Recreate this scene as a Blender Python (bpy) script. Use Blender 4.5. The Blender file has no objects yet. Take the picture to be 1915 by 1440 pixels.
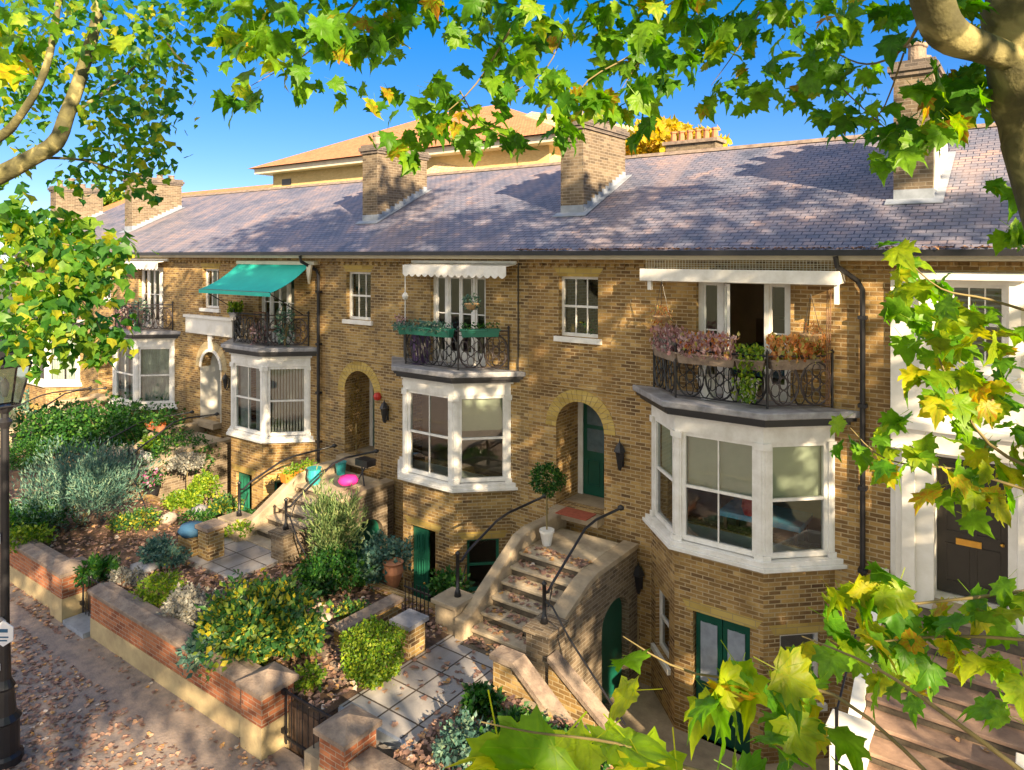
import bpy, math, random
import numpy as np
R = math.radians
random.seed(7); RNG = np.random.default_rng(11)
sc = bpy.context.scene
COL = sc.collection
# ---------------------------------------------------------------- camera
TH = R(36.3); F_PX = 1350.0; CZ = 7.0
cam = bpy.data.cameras.new('camera'); co = bpy.data.objects.new('camera', cam); COL.objects.link(co)
co.location = (0, 0, CZ); co.rotation_euler = (R(90), 0, TH)
cam.sensor_fit = 'HORIZONTAL'; cam.sensor_width = 36; cam.lens = 36 * F_PX / 1915
cam.shift_y = -(720 - 476) / 1915; cam.clip_start = 0.1; cam.clip_end = 3000
sc.camera = co
# ---------------------------------------------------------------- light
SUN = np.array([0.80, -0.42, 0.36]); SUN = SUN / np.linalg.norm(SUN)
EL = math.asin(SUN[2]); AZ = math.atan2(SUN[0], SUN[1])
w = bpy.data.worlds.new("World"); sc.world = w; w.use_nodes = True
wn = w.node_tree; bg = wn.nodes['Background']
sky = wn.nodes.new('ShaderNodeTexSky'); sky.sky_type = 'NISHITA'; sky.sun_disc = False
sky.sun_elevation = EL; sky.sun_rotation = AZ; sky.altitude = 3500.0; sky.air_density = 1.0; sky.dust_density = 0.0; sky.ozone_density = 4.0
hs = wn.nodes.new('ShaderNodeHueSaturation'); hs.inputs['Saturation'].default_value = 1.3; hs.inputs['Hue'].default_value = 0.522; gm = wn.nodes.new('ShaderNodeGamma'); gm.inputs[1].default_value = 0.65
wn.links.new(sky.outputs[0], hs.inputs['Color']); wn.links.new(hs.outputs[0], gm.inputs[0]); 
# unseen cloud added behind the viewpoint (-Y) for fill light; clear blue over houses
geo = wn.nodes.new('ShaderNodeTexCoord'); sep = wn.nodes.new('ShaderNodeSeparateXYZ'); wn.links.new(geo.outputs['Generated'], sep.inputs[0])
mr = wn.nodes.new('ShaderNodeMapRange'); mr.interpolation_type = 'SMOOTHSTEP'; mr.inputs[1].default_value = 0.12; mr.inputs[2].default_value = -0.25; wn.links.new(sep.outputs['Y'], mr.inputs[0])
nz = wn.nodes.new('ShaderNodeTexNoise'); nz.inputs['Scale'].default_value = 2.6; nz.inputs['Detail'].default_value = 5.0; wn.links.new(geo.outputs['Generated'], nz.inputs['Vector'])
m2 = wn.nodes.new('ShaderNodeMapRange'); m2.interpolation_type = 'SMOOTHSTEP'; m2.inputs[1].default_value = 0.38; m2.inputs[2].default_value = 0.52; wn.links.new(nz.outputs['Fac'], m2.inputs[0])
mu = wn.nodes.new('ShaderNodeMath'); mu.operation = 'MULTIPLY'; wn.links.new(mr.outputs[0], mu.inputs[0]); wn.links.new(m2.outputs[0], mu.inputs[1])
mxs = wn.nodes.new('ShaderNodeMix'); mxs.data_type = 'RGBA'; wn.links.new(mu.outputs[0], mxs.inputs[0]); wn.links.new(gm.outputs[0], mxs.inputs[6]); mxs.inputs[7].default_value = (4.5, 4.15, 3.75, 1)
wn.links.new(mxs.outputs[2], bg.inputs[0])
bg.inputs[1].default_value = 0.11
sl = bpy.data.lights.new('sun', 'SUN'); sl.energy = 5.0; sl.angle = R(0.5); sl.color = (1.0, 0.78, 0.50)
so = bpy.data.objects.new('sun', sl); COL.objects.link(so)
from mathutils import Vector
so.rotation_euler = Vector(SUN).to_track_quat('Z', 'Y').to_euler()
sc.view_settings.view_transform = 'Standard'; sc.view_settings.look = 'None'
sc.view_settings.exposure = 1.74; sc.view_settings.gamma = 1
sc.render.engine = 'CYCLES'
sc.cycles.max_bounces = 6; sc.cycles.transparent_max_bounces = 12

def at(px, py, s):
    u = (px - 957.5) / F_PX; v = (476 - py) / F_PX
    return (s * (-math.sin(TH) + u * math.cos(TH)), s * (math.cos(TH) + u * math.sin(TH)), CZ + v * s)
def gnd(px, py, z):
    v = (476 - py) / F_PX; return at(px, py, (z - CZ) / v)
def aty(px, py, Y):
    u = (px - 957.5) / F_PX; return at(px, py, Y / (math.cos(TH) + u * math.sin(TH)))

# ---------------------------------------------------------------- materials
def newmat(name):
    m = bpy.data.materials.new(name); m.use_nodes = True
    nt = m.node_tree; b = nt.nodes['Principled BSDF']; return m, nt, b
def N(nt, t, **kw):
    n = nt.nodes.new(t)
    for k, v in kw.items():
        if k in n.inputs: n.inputs[k].default_value = v
        else: setattr(n, k, v)
    return n
def L(nt, a, b): nt.links.new(a, b)
def c4(c): return (c[0], c[1], c[2], 1)
def plain(name, col, rough=0.6, metal=0, var=0.12, scale=6, bump=0.0, col2=None, spec=0.5):
    m, nt, b = newmat(name)
    tc = N(nt, 'ShaderNodeTexCoord'); no = N(nt, 'ShaderNodeTexNoise', Scale=scale, Detail=6.0, Roughness=0.65)
    L(nt, tc.outputs['Object'], no.inputs['Vector'])
    ramp = N(nt, 'ShaderNodeValToRGB')
    c2 = col2 or tuple(max(0, c * (1 - 2.2 * var)) for c in col)
    ramp.color_ramp.elements[0].position = 0.32; ramp.color_ramp.elements[0].color = c4(c2)
    ramp.color_ramp.elements[1].position = 0.62; ramp.color_ramp.elements[1].color = c4(col)
    L(nt, no.outputs['Fac'], ramp.inputs[0]); L(nt, ramp.outputs[0], b.inputs['Base Color'])
    b.inputs['Roughness'].default_value = rough; b.inputs['Metallic'].default_value = metal
    b.inputs['Specular IOR Level'].default_value = spec
    if bump:
        n2 = N(nt, 'ShaderNodeTexNoise', Scale=scale * 6, Detail=4.0); L(nt, tc.outputs['Object'], n2.inputs['Vector'])
        bp = N(nt, 'ShaderNodeBump', Strength=bump, Distance=0.02); L(nt, n2.outputs['Fac'], bp.inputs['Height']); L(nt, bp.outputs[0], b.inputs['Normal'])
    return m
def brick(name, cols, mortar, bw=0.225, rh=0.075, ms=0.008, rough=0.85, stain_or_sun=None, bump=0.6, off=0.5, ns=1.1, nw=0.5):
    """brick bond in metres on the UV map; each brick picks a colour, big noise shifts it"""
    m, nt, b = newmat(name)
    uv = N(nt, 'ShaderNodeUVMap'); uv.uv_map = 'UVMap'
    wob = N(nt, 'ShaderNodeTexNoise', Scale=3.0, Detail=2.0); L(nt, uv.outputs[0], wob.inputs['Vector'])
    sub = N(nt, 'ShaderNodeVectorMath', operation='MULTIPLY_ADD'); sub.inputs[1].default_value = (0.012, 0.012, 0); 
    L(nt, wob.outputs['Color'], sub.inputs[0]); L(nt, uv.outputs[0], sub.inputs[2])
    bt = N(nt, 'ShaderNodeTexBrick', Scale=1.0); bt.offset = off
    bt.inputs['Mortar Size'].default_value = ms; bt.inputs['Mortar Smooth'].default_value = 0.3
    bt.inputs['Brick Width'].default_value = bw; bt.inputs['Row Height'].default_value = rh
    bt.inputs['Color1'].default_value = (0, 0, 0, 1); bt.inputs['Color2'].default_value = (1, 1, 1, 1); bt.inputs['Mortar'].default_value = (0.5, 0.5, 0.5, 1)
    L(nt, sub.outputs[0], bt.inputs['Vector'])
    n1 = N(nt, 'ShaderNodeTexNoise', Scale=ns, Detail=8.0, Roughness=0.7); L(nt, uv.outputs[0], n1.inputs['Vector'])
    mx = N(nt, 'ShaderNodeMix', data_type='FLOAT'); mx.inputs[0].default_value = nw
    L(nt, bt.outputs['Color'], mx.inputs[2]); 
    mr = N(nt, 'ShaderNodeMapRange'); mr.inputs[1].default_value = 0.3; mr.inputs[2].default_value = 0.7; L(nt, n1.outputs['Fac'], mr.inputs[0]); L(nt, mr.outputs[0], mx.inputs[3])
    ramp = N(nt, 'ShaderNodeValToRGB'); el = ramp.color_ramp.elements
    while len(el) < len(cols): el.new(0.5)
    for i, c in enumerate(cols): el[i].position = 0.08 + 0.84 * i / (len(cols) - 1); el[i].color = c4(c)
    L(nt, mx.outputs[0], ramp.inputs[0])
    mm = N(nt, 'ShaderNodeMix', data_type='RGBA'); L(nt, bt.outputs['Fac'], mm.inputs[0]); L(nt, ramp.outputs[0], mm.inputs[6]); mm.inputs[7].default_value = c4(mortar)
    out = mm.outputs[2]
    if stain_or_sun:
        n2 = N(nt, 'ShaderNodeTexNoise', Scale=0.7, Detail=5.0, Roughness=0.6); mp = N(nt, 'ShaderNodeMapping'); mp.inputs['Scale'].default_value = (1.6, 0.5, 1); L(nt, uv.outputs[0], mp.inputs[0]); L(nt, mp.outputs[0], n2.inputs['Vector'])
        r2 = N(nt, 'ShaderNodeValToRGB'); r2.color_ramp.elements[0].position = 0.5; r2.color_ramp.elements[0].color = (0, 0, 0, 1); r2.color_ramp.elements[1].position = 0.72; r2.color_ramp.elements[1].color = (0.75, 0.75, 0.75, 1)
        L(nt, n2.outputs['Fac'], r2.inputs[0])
        ms2 = N(nt, 'ShaderNodeMix', data_type='RGBA'); L(nt, r2.outputs[0], ms2.inputs[0]); L(nt, out, ms2.inputs[6]); ms2.inputs[7].default_value = c4(stain_or_sun); out = ms2.outputs[2]
    L(nt, out, b.inputs['Base Color']); b.inputs['Roughness'].default_value = rough; b.inputs['Specular IOR Level'].default_value = 0.3
    n3 = N(nt, 'ShaderNodeTexNoise', Scale=40.0, Detail=3.0); L(nt, uv.outputs[0], n3.inputs['Vector'])
    ad = N(nt, 'ShaderNodeMath', operation='MULTIPLY_ADD'); L(nt, bt.outputs['Fac'], ad.inputs[0]); ad.inputs[1].default_value = -1.0; L(nt, n3.outputs['Fac'], ad.inputs[2])
    bp = N(nt, 'ShaderNodeBump', Strength=bump, Distance=0.012); L(nt, ad.outputs[0], bp.inputs['Height']); L(nt, bp.outputs[0], b.inputs['Normal'])
    return m
def leafmat(name, cols, rough=0.45, trans=0.5):
    m, nt, b = newmat(name)
    a = N(nt, 'ShaderNodeAttribute'); a.attribute_name = 'tint'
    ramp = N(nt, 'ShaderNodeValToRGB'); el = ramp.color_ramp.elements
    while len(el) < len(cols): el.new(0.5)
    for i, (p, c) in enumerate(cols): el[i].position = p; el[i].color = c4(c)
    L(nt, a.outputs['Fac'], ramp.inputs[0])
    b.inputs['Roughness'].default_value = rough; b.inputs['Specular IOR Level'].default_value = 0.35
    L(nt, ramp.outputs[0], b.inputs['Base Color'])
    tc = N(nt, 'ShaderNodeTexCoord'); no = N(nt, 'ShaderNodeTexNoise', Scale=17.0, Detail=3.0, Roughness=0.6); L(nt, tc.outputs['Object'], no.inputs['Vector'])
    bl = N(nt, 'ShaderNodeMapRange'); bl.inputs[1].default_value = 0.3; bl.inputs[2].default_value = 0.7; bl.inputs[3].default_value = 0.62; bl.inputs[4].default_value = 1.2; L(nt, no.outputs['Fac'], bl.inputs[0])
    hv = N(nt, 'ShaderNodeHueSaturation'); L(nt, bl.outputs[0], hv.inputs['Value']); L(nt, ramp.outputs[0], hv.inputs['Color']); ramp = hv
    L(nt, ramp.outputs[0], b.inputs['Base Color'])
    t = N(nt, 'ShaderNodeBsdfTranslucent')
    hsv = N(nt, 'ShaderNodeHueSaturation'); hsv.inputs['Saturation'].default_value = 1.3; hsv.inputs['Value'].default_value = 1.7
    L(nt, ramp.outputs[0], hsv.inputs['Color']); L(nt, hsv.outputs[0], t.inputs['Color'])
    mx = N(nt, 'ShaderNodeMixShader'); mx.inputs[0].default_value = trans
    L(nt, b.outputs[0], mx.inputs[1]); L(nt, t.outputs[0], mx.inputs[2])
    L(nt, mx.outputs[0], nt.nodes['Material Output'].inputs['Surface'])
    return m
def glassmat(name, tint=(0.75, 0.85, 0.85), refl=0.12):
    m, nt, b = newmat(name)
    nt.nodes.remove(b)
    g = N(nt, 'ShaderNodeBsdfGlossy'); g.inputs['Roughness'].default_value = 0.03
    t = N(nt, 'ShaderNodeBsdfTransparent'); t.inputs[0].default_value = c4(tint)
    lw = N(nt, 'ShaderNodeFresnel'); lw.inputs['IOR'].default_value = 1.5
    ad = N(nt, 'ShaderNodeMath', operation='ADD'); L(nt, lw.outputs[0], ad.inputs[0]); ad.inputs[1].default_value = refl
    mx = N(nt, 'ShaderNodeMixShader'); L(nt, ad.outputs[0], mx.inputs[0]); L(nt, t.outputs[0], mx.inputs[1]); L(nt, g.outputs[0], mx.inputs[2])
    L(nt, mx.outputs[0], nt.nodes['Material Output'].inputs['Surface'])
    tc = N(nt, 'ShaderNodeTexCoord'); no = N(nt, 'ShaderNodeTexNoise', Scale=1.5); L(nt, tc.outputs['Object'], no.inputs['Vector'])
    bp = N(nt, 'ShaderNodeBump', Strength=0.05, Distance=0.05); L(nt, no.outputs['Fac'], bp.inputs['Height']); L(nt, bp.outputs[0], g.inputs['Normal'])
    return m
M = {}
M['brick'] = brick('stock_brick', [(0.09, 0.05, 0.025), (0.18, 0.105, 0.042), (0.30, 0.18, 0.065), (0.42, 0.265, 0.09), (0.58, 0.41, 0.19)], (0.44, 0.34, 0.20), ms=0.01, stain_or_sun=(0.17, 0.10, 0.035))
M['brick2'] = brick('sooty_stock_brick', [(0.085, 0.05, 0.028), (0.17, 0.105, 0.045), (0.28, 0.175, 0.065), (0.40, 0.26, 0.09), (0.54, 0.38, 0.17)], (0.44, 0.35, 0.21), ms=0.01, stain_or_sun=(0.12, 0.085, 0.055))
M['chimdark'] = brick('sooty_brick', [(0.05, 0.045, 0.045), (0.12, 0.10, 0.09), (0.25, 0.2, 0.16)], (0.2, 0.17, 0.15))
M['rub'] = brick('rubbed_brick', [(0.30, 0.20, 0.05), (0.45, 0.32, 0.09), (0.54, 0.40, 0.13)], (0.30, 0.24, 0.14), bw=0.4, rh=0.11, ms=0.006, bump=0.3)
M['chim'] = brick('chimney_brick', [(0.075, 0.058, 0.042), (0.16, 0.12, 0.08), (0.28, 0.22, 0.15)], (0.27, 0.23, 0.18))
M['red'] = brick('red_brick', [(0.16, 0.05, 0.03), (0.36, 0.13, 0.06), (0.50, 0.20, 0.09)], (0.36, 0.27, 0.2), rh=0.075, stain_or_sun=(0.2, 0.11, 0.07))
M['slate'] = brick('roof_slate', [(0.085, 0.10, 0.15), (0.155, 0.165, 0.225), (0.24, 0.22, 0.265), (0.42, 0.29, 0.25)], (0.05, 0.055, 0.085), bw=0.22, rh=0.13, ms=0.01, rough=0.55, stain_or_sun=(0.34, 0.26, 0.25), bump=0.9, ns=0.8, nw=0.76)  # shade blue and sunlit salmon are put into the slate colours and patches
M['tile'] = brick('clay_tile', [(0.46, 0.18, 0.08), (0.58, 0.25, 0.11), (0.64, 0.31, 0.15)], (0.22, 0.11, 0.07), bw=0.25, rh=0.2, ms=0.02, rough=0.8)
M['pale_tile'] = brick('pale_roof_tile', [(0.5, 0.36, 0.2), (0.62, 0.46, 0.26), (0.7, 0.55, 0.33)], (0.34, 0.24, 0.14), bw=0.3, rh=0.25, ms=0.02, rough=0.8)
M['ybrick'] = brick('pale_yellow_brick', [(0.52, 0.38, 0.16), (0.62, 0.46, 0.2), (0.68, 0.52, 0.26)], (0.5, 0.42, 0.26))
M['paving'] = brick('stone_flags', [(0.28, 0.26, 0.26), (0.36, 0.34, 0.33), (0.44, 0.41, 0.39)], (0.07, 0.055, 0.045), bw=0.62, rh=0.6, ms=0.018, rough=0.8, off=0.0, bump=0.3, stain_or_sun=(0.2, 0.165, 0.13), ns=3)
M['stone'] = plain('york_stone', (0.40, 0.32, 0.22), 0.85, var=0.2, scale=3, bump=0.5, col2=(0.25, 0.2, 0.14))
M['riser'] = plain('shaded_stone_riser', (0.15, 0.12, 0.085), 0.9, scale=4, bump=0.4, col2=(0.06, 0.05, 0.04))  # dark copy of the step stone, nosing shadow put into its colour
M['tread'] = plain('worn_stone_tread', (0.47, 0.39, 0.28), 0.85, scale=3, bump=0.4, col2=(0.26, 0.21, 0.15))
M['coping'] = plain('weathered_coping', (0.30, 0.235, 0.185), 0.9, scale=5, bump=0.6, col2=(0.15, 0.11, 0.09))
M['buff'] = plain('buff_render', (0.50, 0.40, 0.22), 0.9, scale=2.5, bump=0.4, col2=(0.34, 0.26, 0.15))
M['white'] = plain('white_paint', (0.82, 0.81, 0.79), 0.5, scale=3.5, col2=(0.66, 0.64, 0.6))
M['stucco'] = plain('white_stucco', (0.82, 0.80, 0.76), 0.7, scale=1.6, bump=0.15, col2=(0.68, 0.65, 0.58))
M['cream'] = plain('cream_paint', (0.68, 0.63, 0.5), 0.6, var=0.08, scale=2)
M['lead'] = plain('lead_sheet', (0.34, 0.34, 0.37), 0.55, var=0.25, scale=3, bump=0.3)
M['flash'] = plain('pale_lead_flashing', (0.30, 0.34, 0.41), 0.5, var=0.15, scale=4)
M['dark'] = plain('black_trim', (0.02, 0.02, 0.025), 0.4, scale=4)
M['iron'] = plain('black_iron', (0.018, 0.018, 0.022), 0.38, scale=8)
M['rustiron'] = plain('dull_iron', (0.07, 0.055, 0.055), 0.55, scale=8)
M['green'] = plain('dark_green_paint', (0.006, 0.085, 0.055), 0.35, var=0.1, scale=2)
M['ltgreen'] = plain('mid_green_paint', (0.02, 0.16, 0.10), 0.4, var=0.1, scale=2)
M['blackdoor'] = plain('dark_brown_paint', (0.035, 0.03, 0.024), 0.35, var=0.1, scale=2)
M['brass'] = plain('brass', (0.75, 0.42, 0.08), 0.3, metal=0.8, var=0.1)
M['glass'] = glassmat('window_glass')
M['lampglass'] = glassmat('lamp_glass', (0.8, 0.85, 0.8), 0.1)
M['blind'] = plain('cream_blind', (0.62, 0.60, 0.44), 0.8, var=0.05, scale=2)
M['doorglass'] = plain('obscured_glass', (0.10, 0.15, 0.17), 0.15)
M['curtain'] = plain('pale_curtain', (0.55, 0.55, 0.52), 0.85, var=0.15, scale=5)
M['vblind'] = plain('grey_slat_blind', (0.55, 0.5, 0.47), 0.7, var=0.05)
M['room'] = plain('room_paint', (0.75, 0.58, 0.42), 0.9, var=0.1, scale=1)
M['teal'] = plain('teal_canvas', (0.02, 0.50, 0.42), 0.7, var=0.06, scale=2)
M['soil'] = plain('garden_soil', (0.17, 0.105, 0.07), 0.95, scale=5, bump=0.9, col2=(0.06, 0.04, 0.03))
M['gravel'] = plain('pale_gravel', (0.34, 0.27, 0.25), 0.95, scale=14, bump=1.0, col2=(0.12, 0.09, 0.09))
M['tarmac'] = plain('pavement_asphalt', (0.31, 0.245, 0.21), 0.9, scale=4, bump=0.5, col2=(0.16, 0.14, 0.14))
M['earth'] = plain('rough_ground', (0.1, 0.11, 0.05), 0.95, scale=1.5)
M['terra'] = plain('terracotta', (0.48, 0.20, 0.10), 0.8, scale=6)
M['orange'] = plain('orange_planter', (0.75, 0.22, 0.03), 0.5, var=0.06)
M['tealpot'] = plain('turquoise_glaze', (0.03, 0.33, 0.36), 0.25, var=0.1)
M['gplant'] = plain('green_planter_plastic', (0.02, 0.20, 0.14), 0.4, var=0.08)
M['purple'] = plain('plum_fabric', (0.10, 0.06, 0.16), 0.8)
M['blue'] = plain('blue_cloth', (0.03, 0.11, 0.22), 0.8)
M['ltblue'] = plain('light_blue_cloth', (0.16, 0.42, 0.65), 0.7)
M['redp'] = plain('red_paint', (0.5, 0.03, 0.02), 0.5)
M['pinkp'] = plain('magenta_cloth', (0.75, 0.03, 0.30), 0.6)
M['wood'] = plain('brown_wood', (0.20, 0.10, 0.05), 0.6, scale=3)
M['wicker'] = plain('dry_wicker', (0.45, 0.30, 0.16), 0.9, scale=20)
M['rock'] = plain('garden_rock', (0.42, 0.34, 0.29), 0.9, scale=4, bump=0.8)
M['mat'] = plain('red_doormat', (0.36, 0.09, 0.05), 0.95, scale=10)
M['sign'] = plain('sign_enamel', (0.7, 0.72, 0.78), 0.35, var=0.03)
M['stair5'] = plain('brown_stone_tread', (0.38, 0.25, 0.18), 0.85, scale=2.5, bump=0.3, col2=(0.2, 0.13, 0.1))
# bark with plates of pale and olive
def barkmat(name, a, b_, c_):
    m, nt, b = newmat(name); tc = N(nt, 'ShaderNodeTexCoord')
    v = N(nt, 'ShaderNodeTexNoise', Scale=4.0, Detail=3.0, Roughness=0.5, Distortion=0.6); L(nt, tc.outputs['Object'], v.inputs['Vector'])
    r = N(nt, 'ShaderNodeValToRGB'); el = r.color_ramp.elements; el.new(0.5); r.color_ramp.interpolation = 'LINEAR'
    el[0].position = 0.40; el[0].color = c4(a); el[1].position = 0.53; el[1].color = c4(b_); el[2].position = 0.62; el[2].color = c4(c_)
    L(nt, v.outputs['Fac'], r.inputs[0]); L(nt, r.outputs[0], b.inputs['Base Color']); b.inputs['Roughness'].default_value = 0.85
    n2 = N(nt, 'ShaderNodeTexNoise', Scale=18.0, Detail=6.0); L(nt, tc.outputs['Object'], n2.inputs['Vector'])
    bp = N(nt, 'ShaderNodeBump', Strength=0.8, Distance=0.02); L(nt, n2.outputs['Fac'], bp.inputs['Height']); L(nt, bp.outputs[0], b.inputs['Normal'])
    return m
M['bark'] = barkmat('plane_bark', (0.065, 0.06, 0.024), (0.115, 0.105, 0.04), (0.27, 0.235, 0.10))
M['twig'] = plain('twig_bark', (0.22, 0.17, 0.07), 0.8, scale=10)
G = (0.045, 0.13, 0.012)
M['leafA'] = leafmat('plane_leaf', [(0.0, (0.05, 0.17, 0.012)), (0.45, (0.11, 0.27, 0.015)), (0.9, (0.20, 0.36, 0.015)), (0.98, (0.42, 0.40, 0.018)), (1.0, (0.42, 0.18, 0.02))])
M['leafB'] = leafmat('yellowing_plane_leaf', [(0.0, (0.07, 0.22, 0.015)), (0.55, (0.17, 0.34, 0.015)), (0.85, (0.36, 0.42, 0.014)), (0.97, (0.48, 0.42, 0.014)), (1.0, (0.5, 0.26, 0.015))])
M['leafY'] = leafmat('yellow_lime_plane_leaf', [(0.0, (0.16, 0.34, 0.015)), (0.5, (0.32, 0.46, 0.015)), (1.0, (0.55, 0.52, 0.02))], trans=0.55)
M['leafC'] = leafmat('distant_leaf', [(0.0, (0.035, 0.13, 0.035)), (0.5, (0.09, 0.24, 0.03)), (0.85, (0.22, 0.35, 0.03)), (1.0, (0.42, 0.40, 0.03))])
M['shrubG'] = leafmat('deep_green_leaf', [(0, (0.012, 0.055, 0.012)), (0.7, (0.03, 0.12, 0.02)), (1, (0.09, 0.2, 0.02))], trans=0.25)
M['shrubL'] = leafmat('lime_leaf', [(0, (0.05, 0.14, 0.012)), (0.5, (0.14, 0.26, 0.015)), (1, (0.33, 0.40, 0.03))], trans=0.3)
M['shrubB'] = leafmat('blue_green_leaf', [(0, (0.04, 0.11, 0.09)), (0.6, (0.10, 0.21, 0.17)), (1, (0.24, 0.34, 0.22))], trans=0.2)
M['shrubS'] = leafmat('silver_leaf', [(0, (0.16, 0.17, 0.16)), (0.6, (0.30, 0.30, 0.27)), (1, (0.42, 0.38, 0.3))], trans=0.2)
M['shrubM'] = leafmat('mixed_leaf', [(0, (0.02, 0.09, 0.03)), (0.55, (0.06, 0.17, 0.04)), (0.8, (0.2, 0.27, 0.03)), (1, (0.5, 0.42, 0.03))], trans=0.25)
M['shrubW'] = leafmat('willow_leaf', [(0, (0.08, 0.15, 0.05)), (0.6, (0.18, 0.26, 0.10)), (1, (0.34, 0.38, 0.16))], trans=0.3)
M['litter'] = leafmat('fallen_leaf', [(0, (0.16, 0.10, 0.09)), (0.45, (0.34, 0.2, 0.15)), (0.8, (0.5, 0.31, 0.22)), (0.93, (0.6, 0.32, 0.08)), (1, (0.6, 0.54, 0.5))], trans=0.1, rough=0.7)
M['dryfl'] = leafmat('rusty_flower', [(0, (0.40, 0.13, 0.06)), (0.4, (0.58, 0.30, 0.13)), (0.7, (0.62, 0.45, 0.24)), (1, (0.36, 0.42, 0.12))])
M['brownfl'] = leafmat('brown_cypress', [(0, (0.07, 0.05, 0.02)), (0.6, (0.18, 0.12, 0.04)), (1, (0.34, 0.24, 0.08))])
M['mauvefl'] = leafmat('mauve_flower', [(0, (0.22, 0.15, 0.15)), (0.5, (0.50, 0.30, 0.32)), (1, (0.6, 0.52, 0.52))])
M['orangefl'] = leafmat('orange_flower', [(0, (0.7, 0.12, 0.03)), (1, (0.85, 0.3, 0.08))])
M['pinkfl'] = leafmat('pink_flower', [(0, (0.55, 0.06, 0.3)), (1, (0.75, 0.35, 0.55))])
M['yellowtree'] = leafmat('autumn_yellow_leaf', [(0, (0.35, 0.30, 0.02)), (0.6, (0.6, 0.5, 0.03)), (1, (0.6, 0.33, 0.06))])

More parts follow.
